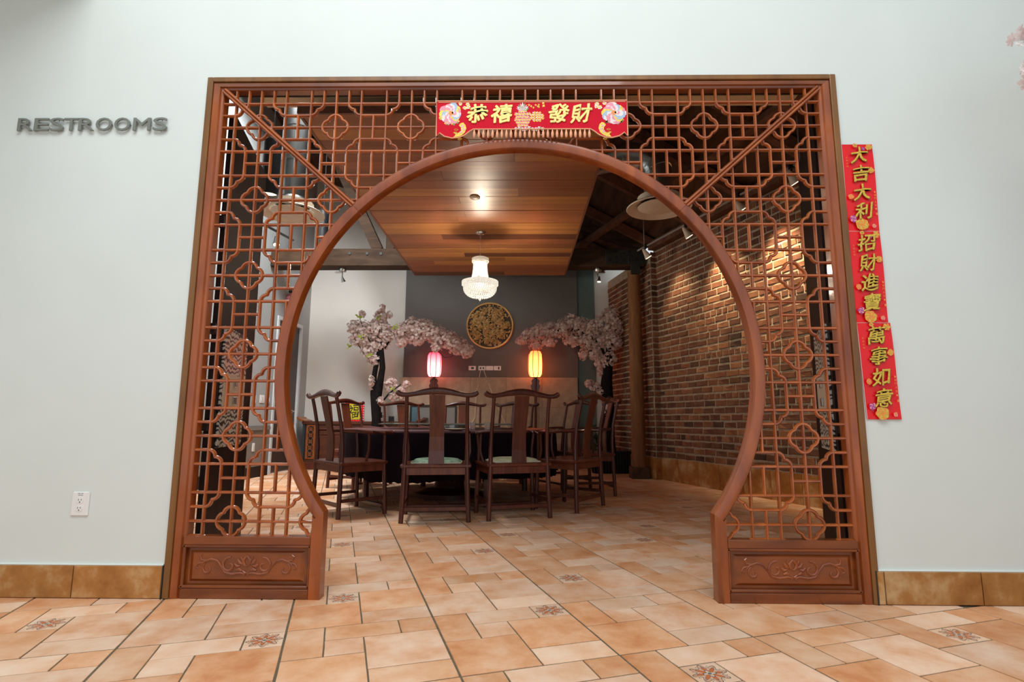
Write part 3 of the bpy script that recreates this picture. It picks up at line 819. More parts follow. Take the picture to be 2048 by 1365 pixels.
# ================================================================== TRUSS, POST, CEILING PANEL
tr = thing('roof_truss', 'old brown timber roof truss spanning the dining room below the roof', 'roof truss', (0, 0, 0))
TY = 5.72
b = MB(); b.cbox(LX + .002, 1.97, TY - .13, TY + .13, 3.27, 3.56, .012); part('tie_beam', b, M['beam'], tr)
def strut(name, p0, p1, r_): 
    b = MB(); b.tube([p0, p1], r_, 4, up=(0, 1, 0)); part(name, b, M['beam'], tr)
strut('web_strut', (-3.15, TY, roofz(-3.15, TY) - .05), (-2.27, TY, 3.55), .115)
strut('web_post', (-2.08, TY, 3.55), (-2.08, TY, roofz(-2.08, TY) - .05), .09)
strut('top_chord', (1.95, TY, 3.66), (-3.9, TY, roofz(-3.9, TY) - .16), .12)
strut('web_strut', (.2, TY, 3.55), (1.0, TY, roofz(1.0, TY) - .2), .09)
pl_ = MB(); pl_.cbox(1.36, 1.98, TY - .142, TY - .13, 3.30, 3.53, .003); sp_ = part('steel_plate', pl_, M['steel_dark'], tr)
for x, z in ((1.42, 3.46), (1.42, 3.36), (1.52, 3.50), (1.52, 3.41), (1.52, 3.33), (1.63, 3.36), (1.63, 3.47), (1.73, 3.50), (1.73, 3.36)):
    q = MB(); q.lathe([(.018, 0), (.016, .014)], n=8); o = part('bolt', q, M['black'], sp_, loc=(x, TY - .142, z)); o.rotation_euler = (pi / 2, 0, 0)
for x in (-2.42, -2.20, -2.70):
    q = MB(); q.lathe([(.028, 0), (.024, .01)], n=8); o = part('bolt', q, M['steel_dark'], tr, loc=(x, TY - .13, 3.45 - .01 * x)); o.rotation_euler = (pi / 2, 0, 0)
po = thing('timber_post', 'round brown timber post on a dark block beside the brick wall', 'post', (1.82, TY, 0))
b = MB(); b.lathe([(.108, .17), (.106, 1.2), (.103, 2.4), (.100, 3.2)], n=14); part('shaft', b, M['post'], po, True)
b = MB(); b.cbox(-.135, .135, -.12, .12, 0, .175, .008); part('base_block', b, M['deck'], po)
b = MB(); b.cbox(-.115, .115, -.155, -.143, 3.30, 3.43, .003); b.cbox(-.072, .072, -.155, -.105, 3.14, 3.302, .003); br_ = part('saddle_bracket', b, M['steel_dark'], po)
q = MB(); q.lathe([(.026, 0), (.022, .014)], n=8); o = part('bolt', q, M['black'], br_, loc=(.02, -.155, 3.375)); o.rotation_euler = (pi / 2, 0, 0)

PZ = 3.2
cp = thing('ceiling_panel', 'hanging wooden plank ceiling panel of mixed amber and brown boards above table', 'ceiling panel', (0, 0, PZ))
b = MB(); b.box(-1.69, .73, 1.12, 5.87, .012, .06); part('backing_board', b, M['deck'], cp)
for x0, x1, y0, y1 in ((-1.71, -1.69, 1.1, 5.89), (.73, .75, 1.1, 5.89), (-1.69, .73, 5.87, 5.89), (-1.69, .73, 1.1, 1.12)):
    b = MB(); b.box(x0, x1, y0, y1, -.004, .07); part('edge_board', b, PL[3], cp)
rp = random.Random(11); y = 1.12; W = .198; row = 0
while y < 5.86:
    y1 = min(y + W, 5.87); cuts = sorted(rp.uniform(-1.3, .4) for _ in range(rp.choice((0, 1, 1))))
    xs = [-1.69] + cuts + [.73]
    for x0, x1 in zip(xs[:-1], xs[1:]):
        b = MB(); cx, cy = (x0 + x1) / 2, (y + y1) / 2; dz = rp.choice((0, 0, .002, .004))
        b.cbox(x0 - cx + .0008, x1 - cx - .0008, y - cy + .0008, y1 - cy - .0008, dz, .012, .0012)
        part('plank', b, rp.choices(PL, (4, 4, 4, 2))[0], cp, loc=(cx, cy, 0))
    y = y1; row += 1
b = MB(); b.lathe([(.055, .0), (.055, -.008), (.045, -.016)], n=20)
tag(part('ceiling_cap', b, M['cream'], None, True, (-.47, 2.72, PZ)), 'small round cover plate on the plank ceiling panel', 'cover plate')

# ================================================================== CHANDELIER
CHX, CHY = -.487, 3.82
ch = thing('chandelier', 'lit crystal chandelier hanging on a chain from the plank ceiling panel', 'chandelier', (CHX, CHY, 0))
b = MB(); b.lathe([(.068, PZ), (.068, PZ - .008), (.05, PZ - .025), (.012, PZ - .035)], n=20); part('ceiling_canopy', b, M['chrome'], ch, True)
b = MB(); z = PZ - .035; k = 0
while z > 2.90:
    c_ = [(.008 * cos(a), .0, z - .011 + .013 * sin(a)) if k % 2 == 0 else (.0, .008 * cos(a), z - .011 + .013 * sin(a)) for a in [2 * pi * i / 8 for i in range(8)]]
    b.tube(c_, .0022, 5, closed=True, up=(0, 1, 0) if k % 2 == 0 else (1, 0, 0)); z -= .021; k += 1
part('chain', b, M['chrome'], ch)
def crystal_mat():
    m, nt, bs = newmat('lit_crystal')
    g = nt.nodes.new('ShaderNodeNewGeometry'); v = nt.nodes.new('ShaderNodeTexVoronoi'); v.inputs['Scale'].default_value = 75
    nt.links.new(g.outputs['Position'], v.inputs['Vector'])
    r = nt.nodes.new('ShaderNodeValToRGB'); r.color_ramp.elements[0].color = (1, .93, .80, 1); r.color_ramp.elements[1].color = (.55, .47, .36, 1)
    nt.links.new(v.outputs['Distance'], r.inputs[0])
    bs.inputs['Base Color'].default_value = (.12, .11, .09, 1); nt.links.new(r.outputs[0], bs.inputs['Emission Color'])
    bs.inputs['Emission Strength'].default_value = 1.05; bs.inputs['Roughness'].default_value = 0.1
    return m
M['crystal'] = crystal_mat()
M['crystal_rim'] = plain('beaded_crystal_band', (.8, .74, .62), .15, emit=(1, .9, .72, 1), estr=.3, var=.3, scale=90)
def beads(bm, r_, z_, n_, s_, mi=0):
    for i in range(n_):
        a = 2 * pi * i / n_; x, y = r_ * cos(a), r_ * sin(a)
        bm.add([(x + s_, y, z_), (x - s_, y, z_), (x, y + s_, z_), (x, y - s_, z_), (x, y, z_ + s_ * 1.3), (x, y, z_ - s_ * 1.3)], [(0, 2, 4), (2, 1, 4), (1, 3, 4), (3, 0, 4), (2, 0, 5), (1, 2, 5), (3, 1, 5), (0, 3, 5)], mi)
b = MB(); b.lathe([(.075, 2.875), (.098, 2.865), (.104, 2.845), (.098, 2.815), (.085, 2.80)], n=28)
for zz in (2.855, 2.835, 2.82): beads(b, .102, zz, 36, .006)
part('top_crown', b, M['crystal_rim'], ch, True)['kind'] = 'stuff'
b = MB()
for i in range(15):
    zz = 2.795 - i * .0135; rr = .083 + .022 * ((i / 14) ** 2.2)
    beads(b, rr, zz, 34, .0072)
part('crystal_column', b, M['crystal'], ch)['kind'] = 'stuff'
b = MB(); b.lathe([(.15, 2.585), (.20, 2.575), (.222, 2.55), (.222, 2.525), (.205, 2.505), (.19, 2.50)], n=36)
for zz in (2.56, 2.54, 2.52): beads(b, .222, zz, 60, .007)
part('lower_ring', b, M['crystal'], ch)['kind'] = 'stuff'
b = MB()
for i in range(11):
    f_ = i / 10; zz = 2.498 - .012 * i - .002 * i; rr = .197 * sqrt(max(0, 1 - (f_ * .985) ** 2.6)) + .004
    beads(b, rr, zz, max(6, int(46 * rr / .2)), .0105)
beads(b, .001, 2.335, 1, .016)
part('crystal_bowl', b, M['crystal'], ch)['kind'] = 'stuff'
def point(name, loc, power, col, r_=.06):
    d = bpy.data.lights.new(name, 'POINT'); d.energy = power; d.color = col; d.shadow_soft_size = r_
    o = bpy.data.objects.new(name, d); COL.objects.link(o); o.location = loc; return o
point('chandelier_light', (CHX, CHY, 2.70), 80, (1, .86, .66), .04)
point('chandelier_light', (CHX, CHY, 2.45), 8, (1, .86, .66), .05)

# ================================================================== CHAIRS
def make_chair(label):
    c = thing('yoke_back_armchair', label, 'chair', group='rosewood armchairs round the table')
    R = M['rosewood']
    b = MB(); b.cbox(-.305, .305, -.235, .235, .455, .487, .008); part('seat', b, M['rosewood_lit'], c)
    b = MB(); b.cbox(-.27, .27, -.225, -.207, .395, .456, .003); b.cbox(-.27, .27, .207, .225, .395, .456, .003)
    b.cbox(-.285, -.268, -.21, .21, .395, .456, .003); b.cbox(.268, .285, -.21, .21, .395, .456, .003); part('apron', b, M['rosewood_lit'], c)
    for s in (-1, 1):
        b = MB(); b.tube([(s * .285, -.232, 0), (s * .275, -.222, .25), (s * .268, -.215, .47), (s * .266, -.212, .62), (s * .262, -.228, .80), (s * .260, -.262, .96), (s * .262, -.292, 1.085)], [.021, .021, .021, .0185, .017, .0165, .0165], 10)
        part('back_leg', b, R, c, True)
        b = MB(); b.tube([(s * .285, .225, 0), (s * .277, .218, .25), (s * .270, .212, .47), (s * .270, .208, .60), (s * .285, .200, .735)], [.021, .021, .020, .0155, .0145], 10)
        part('front_leg', b, R, c, True)
        b = MB(); b.tube([(s * .262, -.232, .765), (s * .285, -.10, .762), (s * .297, .06, .748), (s * .293, .19, .742), (s * .292, .275, .748), (s * .292, .292, .752)], [.0145, .016, .0175, .018, .019, .013], 8)
        part('arm', b, R, c, True)
        b = MB(); b.tube([(s * .275, .02, .485), (s * .300, .03, .58), (s * .297, .035, .67), (s * .292, .03, .752)], [.013, .012, .011, .010], 8); part('arm_spindle', b, R, c, True)
        b = MB(); b.cbox(s * .277 - .012, s * .277 + .012, -.205, .205, .135, .165, .003); part('stretcher', b, R, c)
    b = MB(); P = []
    rows = [(.487, -.205), (.6, -.198), (.72, -.204), (.84, -.232), (.96, -.262), (1.08, -.290)]
    vs = []; fs = []
    for i, (z, y) in enumerate(rows):
        wd = .069 - .006 * sin(pi * i / 5)
        vs += [(-wd, y - .007, z), (wd, y - .007, z), (wd, y + .007, z), (-wd, y + .007, z)]
    for i in range(len(rows) - 1):
        for k in range(4):
            l = (k + 1) % 4; fs.append((i * 4 + k, i * 4 + l, i * 4 + 4 + l, i * 4 + 4 + k))
    fs += [(3, 2, 1, 0), tuple((len(rows) - 1) * 4 + k for k in range(4))]
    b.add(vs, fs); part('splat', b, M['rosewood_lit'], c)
    b = MB(); Y = [(-.352, 1.108, .010), (-.345, 1.103, .022), (-.325, 1.088, .024), (-.295, 1.079, .021), (-.25, 1.079, .020), (-.19, 1.089, .022), (-.12, 1.104, .027), (-.05, 1.113, .031), (0, 1.115, .032)]
    Y = Y + [(-x, z, r_) for x, z, r_ in Y[-2::-1]]
    b.tube([(x, -.285 - .018 * (abs(x) / .35) ** 2, z) for x, z, r_ in Y], [(r_, min(r_, .021)) for x, z, r_ in Y], 10, up=(0, 1, 0)); part('yoke_rail', b, R, c, True)
    b = MB(); b.cbox(-.27, .27, -.235, -.211, .095, .128, .003); part('stretcher', b, R, c)
    b = MB(); b.cbox(-.27, .27, .198, .24, .06, .085, .003); part('foot_rail', b, R, c)
    return c
TC = Vector((-.79, 3.72))
def bc_to_seat(bc, face):
    return Vector(bc) + .232 * Vector((cos(face), sin(face)))
CH = []
near = [((-.712, 2.015), 97, 'near rosewood armchair with green cushion, its back to the gate'),
        ((.011, 2.195), 108.5, 'near rosewood armchair with pale cushion, its back to the gate'),
        ((.707, 2.783), 146, 'rosewood armchair seen from behind at right front of the table'),
        ((-1.775, 2.35), 43, 'rosewood armchair nearest the gate ring at left front of the table')]
farc = [((-2.30, 4.59), 'rosewood armchair at far left, in front of the yellow framed card'),
        ((-1.72, 5.33), 'rosewood armchair behind the table, in front of the left cherry trunk'),
        ((-.85, 5.52), 'rosewood armchair behind the table, half hidden by the green cushion chair'),
        ((-.06, 5.43), 'rosewood armchair behind the table, half hidden by the pale cushion chair'),
        ((.77, 4.73), 'rosewood armchair at far right with its yoke left of the right front chair'),
        ((1.07, 4.0), 'rosewood armchair right of the table, mostly hidden by right front chair')]
proto = None
for bc_, fdeg, lab in near + [(p, None, l) for p, l in farc]:
    if fdeg is None:
        d = TC - Vector(bc_); f_ = atan2(d.y, d.x); bc_ = TC - d.normalized() * d.length
    else: f_ = radians(fdeg)
    sp = bc_to_seat(bc_, f_)
    if proto is None:
        proto = make_chair(lab); proto.location = (sp.x, sp.y, 0); proto.rotation_euler = (0, 0, f_ - pi / 2); CH.append(proto)
    else: CH.append(copy_tree(proto, (sp.x, sp.y, 0), f_ - pi / 2, lab))
def cushion(chair, mat, lab):
    o = thing('seat_cushion', lab, 'cushion', tuple(chair.location + Vector((0, 0, .487))), chair.rotation_euler.z, 'chair seat cushions')
    b = MB(); N = 14; vs = []; fs = []
    for lay in (0, 1):
        for i in range(N + 1):
            for j in range(N + 1):
                u_, v_ = i / N * 2 - 1, j / N * 2 - 1
                e = (1 - abs(u_) ** 3.5) * (1 - abs(v_) ** 3.5)
                puff = .006 + .034 * e ** .45 * (1 - .18 * (cos(u_ * pi * 1.5) * cos(v_ * pi * 1.5)) ** 2)
                rr = 1 - .06 * (abs(u_) * abs(v_)) ** 2
                vs.append((u_ * .225 * rr, v_ * .19 * rr - .01, (puff if lay else .001)))
    K = (N + 1) ** 2
    for i in range(N):
        for j in range(N):
            a = i * (N + 1) + j; q = (a, a + N + 1, a + N + 2, a + 1)
            fs.append(tuple(K + t for t in q)); fs.append(q[::-1])
    rim = [i for i in range(N + 1)] + [N + (N + 1) * i for i in range(1, N + 1)] + [(N + 1) * N + j for j in range(N - 1, -1, -1)] + [(N + 1) * i for i in range(N - 1, 0, -1)]
    rim = [i * (N + 1) for i in range(N + 1)] + [N * (N + 1) + j for j in range(1, N + 1)] + [i * (N + 1) + N for i in range(N - 1, -1, -1)] + [j for j in range(N - 1, 0, -1)]
    for k in range(len(rim)):
        l = (k + 1) % len(rim); fs.append((rim[k], rim[l], K + rim[l], K + rim[k]))
    b.add(vs, fs); part('cushion_pad', b, mat, o, True)
    b = MB(); b.tube([(vs[i][0], vs[i][1], .006) for i in rim], .004, 5, closed=True, up=(0, 0, 1)); part('piping', b, M['cream'], o)
cushion(CH[0], M['cush_green'], 'mottled green seat cushion on the left near armchair')
cushion(CH[1], M['cush_pale'], 'pale yellow green seat cushion on the right near armchair')

# ================================================================== TABLE
tb = thing('round_table', 'large round dining table hidden under a dark cloth', 'table', (TC.x, TC.y, 0))
b = MB(); b.lathe([(1.18, .725), (1.2, .735), (1.2, .755), (1.18, .762)], n=48); part('table_top', b, M['rosewood'], tb, True)
b = MB(); b.lathe([(.42, 0), (.42, .05), (.2, .1), (.14, .3), (.18, .6), (.4, .725)], n=20); part('pedestal', b, M['rosewood'], tb, True)
for k in range(4):
    a = k * pi / 2 + .5; b = MB(); b.tube([(.98 * cos(a), .98 * sin(a), 0), (.98 * cos(a), .98 * sin(a), .725)], .035, 8); part('leg', b, M['rosewood'], tb, True)
cl = MB(); N = 144; vs = []; fs = []
zs = [.74, .70, .6, .48, .36, .29]
prof = [(0.0001, .7645), (.6, .7645), (1.1, .7645), (1.205, .764), (1.218, .757)]
for (r_, z) in prof:
    for k in range(N):
        a = 2 * pi * k / N; vs.append((TC.x + r_ * cos(a), TC.y + r_ * sin(a), z))
for i, z in enumerate(zs):
    for k in range(N):
        a = 2 * pi * k / N; amp = .026 * (i / (len(zs) - 1)) ** .8
        r_ = 1.215 + .008 + amp * (sin(14 * a + 1.2 * sin(3 * a)) + .4 * sin(31 * a))
        zz = z + (-.012 * abs(sin(36 * a)) + .02 * sin(4 * a) if i == len(zs) - 1 else 0)
        vs.append((TC.x + r_ * cos(a), TC.y + r_ * sin(a), zz))
rows = len(prof) + len(zs)
for i in range(rows - 1):
    for k in range(N):
        l = (k + 1) % N; fs.append((i * N + k, i * N + l, i * N + N + l, i * N + N + k)); 
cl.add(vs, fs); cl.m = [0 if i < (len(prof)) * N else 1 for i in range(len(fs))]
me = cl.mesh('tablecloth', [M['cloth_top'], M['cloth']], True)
tag(link('tablecloth', me), 'dark maroon tablecloth with scalloped hem draped over the round table', 'tablecloth')
ls = thing('glass_turntable', 'round glass turntable standing on the middle of the table', 'turntable', (TC.x, TC.y, .766))
def glassm(name, col, rough=.05, alpha=None):
    m, nt, bs = newmat(name); bs.inputs['Base Color'].default_value = col; bs.inputs['Roughness'].default_value = rough
    bs.inputs['Transmission Weight'].default_value = .9; bs.inputs['IOR'].default_value = 1.45
    return m
M['glass'] = glassm('green_glass', (.45, .62, .56, 1)); M['clear'] = glassm('clear_glass', (.9, .92, .92, 1))
b = MB(); b.lathe([(.84, .046), (.85, .05), (.85, .056), (.84, .06)], n=64); part('glass_disc', b, M['glass'], ls, True)
b = MB(); b.lathe([(.2, 0), (.2, .012), (.16, .016), (.16, .045)], n=32); part('bearing_base', b, M['chrome'], ls, True)
def cup(x, y, lab):
    b = MB(); b.lathe([(.001, .004), (.026, 0), (.03, .005), (.034, .075), (.031, .075), (.027, .008), (.001, .008)], n=16, cap=False)
    tag(part('glass_cup', b, M['clear'], None, True, (x, y, .766)), lab, 'cup', 'glass cups on the table')
cup(-.46, 2.66, 'clear glass cup on the cloth behind green cushion chair, left one'); cup(-.31, 2.69, 'clear glass cup on the cloth between the two cushioned chairs')
b = MB(); b.lathe([(.001, .002), (.06, 0), (.10, .012), (.105, .014), (.10, .016), (.06, .006), (.001, .006)], n=28, cap=False)
tag(part('side_plate', b, M['cream'], None, True, (-.62, 2.62, .766)), 'cream plate on the cloth just beyond green cushion chair', 'plate')

# ================================================================== CONSOLE AND WHAT STANDS ON IT
cs = thing('altar_console', 'long dark wooden console table with scrolled ends along the back wall', 'console table', (0, 0, 0))
b = MB(); b.cbox(-3.80, -1.75, 6.84, 7.2, .78, .83, .006); part('console_top', b, M['console'], cs)
for s, x in ((-1, -3.80), (1, -1.75)):
    b = MB(); b.tube([(x + s * -.02, 6.84, .82), (x + s * -.02, 7.2, .82)], .02, 8); b.prism([(x - s * .05, .83), (x + s * .03, .83), (x + s * .09, .868), (x + s * .10, .90), (x + s * .075, .905), (x + s * .05, .875), (x - s * .05, .845)], 6.84, 7.2); part('scroll_end', b, M['carve'] if s < 0 else M['console'], cs)
b = MB(); b.box(-3.74, -1.81, 6.87, 7.19, .10, .78); part('console_body', b, M['console'], cs)
b = MB(); b.box(-3.785, -3.745, 6.85, 7.2, .12, .78); part('side_panel', b, M['console_shade'], cs)
b = MB(); b.cbox(-3.76, -1.80, 6.85, 7.2, 0, .12, .01); part('plinth', b, M['rosewood'], cs)
b = MB(); b.cbox(-3.72, -3.56, 6.858, 6.87, .18, .77, .003); fr_ = part('carved_strip', b, M['carve'], cs)
b = MB(); b.box(-3.685, -3.595, 6.854, 6.859, .21, .745); part('fret_ground', b, M['black'], fr_)
b = MB()
for k in range(5):
    zc = .265 + k * .107
    b.tube([(-3.64 + .026 * cos(a), 6.853, zc + .026 * sin(a)) for a in [2 * pi * i / 10 for i in range(10)]], .006, 5, closed=True)
    for s in (-1, 1):
        b.tube([(-3.64 + s * .042, 6.853, zc + .052), (-3.64, 6.853, zc + .0), (-3.64 + s * .042, 6.853, zc - .052)], .005, 5)
part('fretwork', b, M['carve'], fr_)
for k in range(3):
    x0 = -3.50 + k * .56
    b = MB(); b.cbox(x0, x0 + .5, 6.855, 6.872, .60, .75, .004); d_ = part('drawer', b, M['console'], cs)
    q = MB(); q.tube([(x0 + .2, 6.845, .675), (x0 + .25, 6.838, .66), (x0 + .3, 6.845, .675)], .006, 6); part('pull', q, M['chrome'], d_)
    b = MB(); b.cbox(x0, x0 + .5, 6.857, 6.872, .15, .58, .004); d_ = part('cupboard_door', b, M['console'], cs)
    q = MB(); q.tube([(x0 + .46, 6.848, .34), (x0 + .46, 6.842, .38), (x0 + .46, 6.848, .42)], .006, 6); part('pull', q, M['chrome'], d_)
fu = thing('framed_card', 'yellow greeting card with black brush character in red checked frame on console', 'framed card', (-2.93, 7.0, .83))
b = MB(); b.box(-.17, .17, 0, .02, 0, .34); part('frame_board', b, M['p_white'], fu)
b = MB()
for k in range(9):
    x = -.17 + k * .0425; b.box(x, x + .022 if x < .15 else .17, -.003, 0, 0, .34)
for k in range(9):
    z = k * .0425; b.box(-.17, .17, -.0045, -.0015, z, min(.34, z + .022))
part('checked_border', b, M['red_paper'], fu)
b = MB(); b.prism([(-.145, .035), (.08, .035), (.135, .06), (.10, .12), (.125, .2), (.105, .31), (.02, .30), (-.145, .315)], -.008, -.004); yc = part('yellow_sheet', b, M['yellow'], fu)
b = MB(); put_glyph(b, '福', -.02, .175, .19, .24, -.0075, .003, 0, .1, .08, 0, 1); part('brush_character', b, M['black'], yc)
b = MB(); b.lathe([(.018, 0), (.02, .012), (.006, .02), (.006, .05), (.016, .06), (.02, .08), (.014, .1), (.0, .105)], n=12)
tag(part('red_figurine', b, M['p_pink'], None, True, (-3.40, 6.98, .83)), 'tiny red ornament standing on the console left of the card', 'ornament')
b = MB(); b.cbox(-.045, .045, -.03, .03, 0, .085, .004)
gb = thing('grey_box', 'small grey metal box on the console right of the cherry trunk', 'box', (-2.27, 7.0, .83)); part('box_body', b, M['steel_dark'], gb)
b = MB(); b.cbox(-.047, .047, -.032, .032, .085, .095, .002); part('box_lid', b, M['chrome'], gb)
def sprig(name, loc, label, n_, hgt, mat, wd=.05):
    o = thing(name, label, 'plant', loc)
    rr = random.Random(int(loc[0] * 1000)); b = MB(); st = MB()
    for k in range(n_):
        a = rr.uniform(0, 2 * pi); hh = hgt * rr.uniform(.5, 1); sp = rr.uniform(.3, 1) * wd
        tip = Vector((sp * cos(a), sp * sin(a), hh)); st.tube([(0, 0, .02), tip * .5, tip], .003, 4)
        for q in range(5):
            p = tip * (.4 + .15 * q); d = Vector((cos(a + q * 2.1), sin(a + q * 2.1), .5)).normalized() * .05; s_ = d.cross(Vector((0, 0, 1))).normalized() * .014
            b.add([p, p + d * .5 + s_, p + d, p + d * .5 - s_], [(0, 1, 2, 3)])
    part('stem', st, M['bark'], o); part('leaves', b, mat, o)
    q = MB(); q.lathe([(.03, 0), (.042, .01), (.048, .06), (.04, .062), (.001, .05)], n=14); part('pot', q, M['white'], o, True)
    return o
sprig('potted_sprig', (-2.44, 7.02, .83), 'small green potted sprig on the console behind the cherry trunk', 9, .16, M['leaf_dark'])

# glass framed niche on the stone wainscot
nc = thing('glass_niche', 'dark framed glass niche low on the beige stone wainscot', 'glass cabinet', (-1.56, 7.2, .8))
b = MB()
for x0, x1, z0, z1 in ((-.42, -.395, -.05, .33), (.395, .42, -.05, .33), (-.395, .395, .305, .33), (-.395, .395, -.05, -.025)): b.box(x0, x1, -.02, .018, z0, z1)
part('niche_frame', b, M['steel_dark'], nc)
b = MB(); b.box(-.395, .395, .004, .018, -.025, .305); part('niche_back', b, M['wainscot'], nc)
b = MB(); b.box(-.39, -.29, -.004, .003, -.02, .30); part('blue_pane', b, plain('blue_grey_pane', (.10, .20, .25), .2), nc)
b = MB(); b.box(.0, .02, -.012, .003, -.025, .305); part('mullion', b, M['steel_dark'], nc)

# wall plate sockets with two cords
for k, (x, kind) in enumerate(((-.868, 1), (-.688, 2), (-.548, 3), (-.405, 4))):
    lab = ['single white wall socket apart from the row, left of the other three', 'white wall socket with two cords hanging from it', 'white wall socket in the middle of the row of three', 'white wall socket at the right end of the row'][k]
    o = thing('wall_socket', lab, 'wall socket', (x, 7.26, 1.808), group='wall sockets on the slate wall')
    b = MB(); b.cbox(-.066, .066, -.010, 0, -.040, .040, .003); part('face_plate', b, M['white'], o)
    b = MB()
    if kind == 1: b.box(-.02, .03, -.014, -.009, -.018, .018)
    elif kind == 2:
        b.box(-.04, -.012, -.016, -.009, -.018, .014); b.box(.012, .04, -.016, -.009, -.018, .014)
    elif kind == 3: b.box(.02, .03, -.012, -.009, -.008, .002)
    else: b.box(.012, .04, -.012, -.009, -.025, .025); b.box(-.025, -.015, -.012, -.009, .0, .012)
    part('outlet_slots', b, M['steel_dark'] if kind != 4 else M['slot'], o)
for nm, P in (('l', [(-.71, 7.245, 1.80), (-.74, 7.235, 1.6), (-.78, 7.205, 1.35), (-.80, 7.2, .9), (-1.2, 7.2, .3), (-1.45, 7.1, .02)]), ('r', [(-.665, 7.245, 1.80), (-.60, 7.235, 1.62), (-.50, 7.205, 1.36), (-.30, 7.2, .9), (-.05, 7.2, .4), (.2, 7.1, .02)])):
    b = MB(); b.tube(P, .0055, 6)
    tag(part('power_cord', b, M['cream'], None, True), 'thin pale power cord running %s from the wall socket to a lantern lamp' % ('left' if nm == 'l' else 'right'), 'cord')

# round gilded relief
md = thing('round_relief', 'round gilded floral relief with gold rim hung on the slate wall', 'wall relief', (-.548, 7.26, 2.60))
b = MB(); b.prism([(.42 * cos(2 * pi * k / 48), .42 * sin(2 * pi * k / 48)) for k in range(48)], -.02, 0); part('backing', b, M['relief_back'], md)
b = MB(); b.tube([(.423 * cos(2 * pi * k / 64), -.022, .423 * sin(2 * pi * k / 64)) for k in range(64)], .021, 8, closed=True); part('rim', b, M['brass'], md, True)
b = MB(); rr = random.Random(5)
def petal(mb, cx, cz, a, L_, W_, y0, lift, curl=.0):
    d = Vector((cos(a), 0, sin(a))); s = Vector((-sin(a), 0, cos(a))); o = Vector((cx, y0, cz)); up_ = Vector((0, -1, 0))
    P = [o, o + d * L_ * .35 + s * W_ + up_ * lift * .5, o + d * L_ * .8 + s * W_ * .8 + up_ * lift, o + d * L_ + up_ * lift * .6, o + d * L_ * .8 - s * W_ * .8 + up_ * lift, o + d * L_ * .35 - s * W_ + up_ * lift * .5, o + d * L_ * .5 + up_ * lift * 1.3]
    mb.add(P, [(0, 5, 6), (5, 4, 6), (4, 3, 6), (3, 2, 6), (2, 1, 6), (1, 0, 6)])
for _ in range(40):
    while True:
        cx, cz = rr.uniform(-.36, .36), rr.uniform(-.36, .36)
        if cx * cx + cz * cz < .125: break
    R_ = rr.uniform(.035, .062); n_ = rr.randint(6, 8)
    for lay, (f_, y0) in enumerate(((1, -.022), (.62, -.034), (.3, -.042))):
        for k in range(n_): petal(b, cx, cz, 2 * pi * (k + lay * .5) / n_ + rr.uniform(-.2, .2), R_ * f_, R_ * f_ * .34, y0, .014)
for _ in range(420):
    a = rr.uniform(0, 2 * pi); q = .40 * sqrt(rr.random())
    petal(b, q * cos(a) * .93, q * sin(a) * .93, rr.uniform(0, 2 * pi), rr.uniform(.04, .075), rr.uniform(.009, .018), -.02, rr.uniform(.010, .034))
for _ in range(16):
    a = rr.uniform(0, 2 * pi); q = .3 * rr.random(); x, z = q * cos(a), q * sin(a); P = [(x, -.024, z)]
    t_ = rr.uniform(0, 6.3)
    for k in range(6): t_ += rr.uniform(-.5, .5); x += .028 * cos(t_); z += .028 * sin(t_); P.append((x, -.028, z))
    if all(p[0] ** 2 + p[2] ** 2 < .16 for p in P): b.tube(P, .007, 5)
part('relief_carving', b, M['bronze'], md, True)

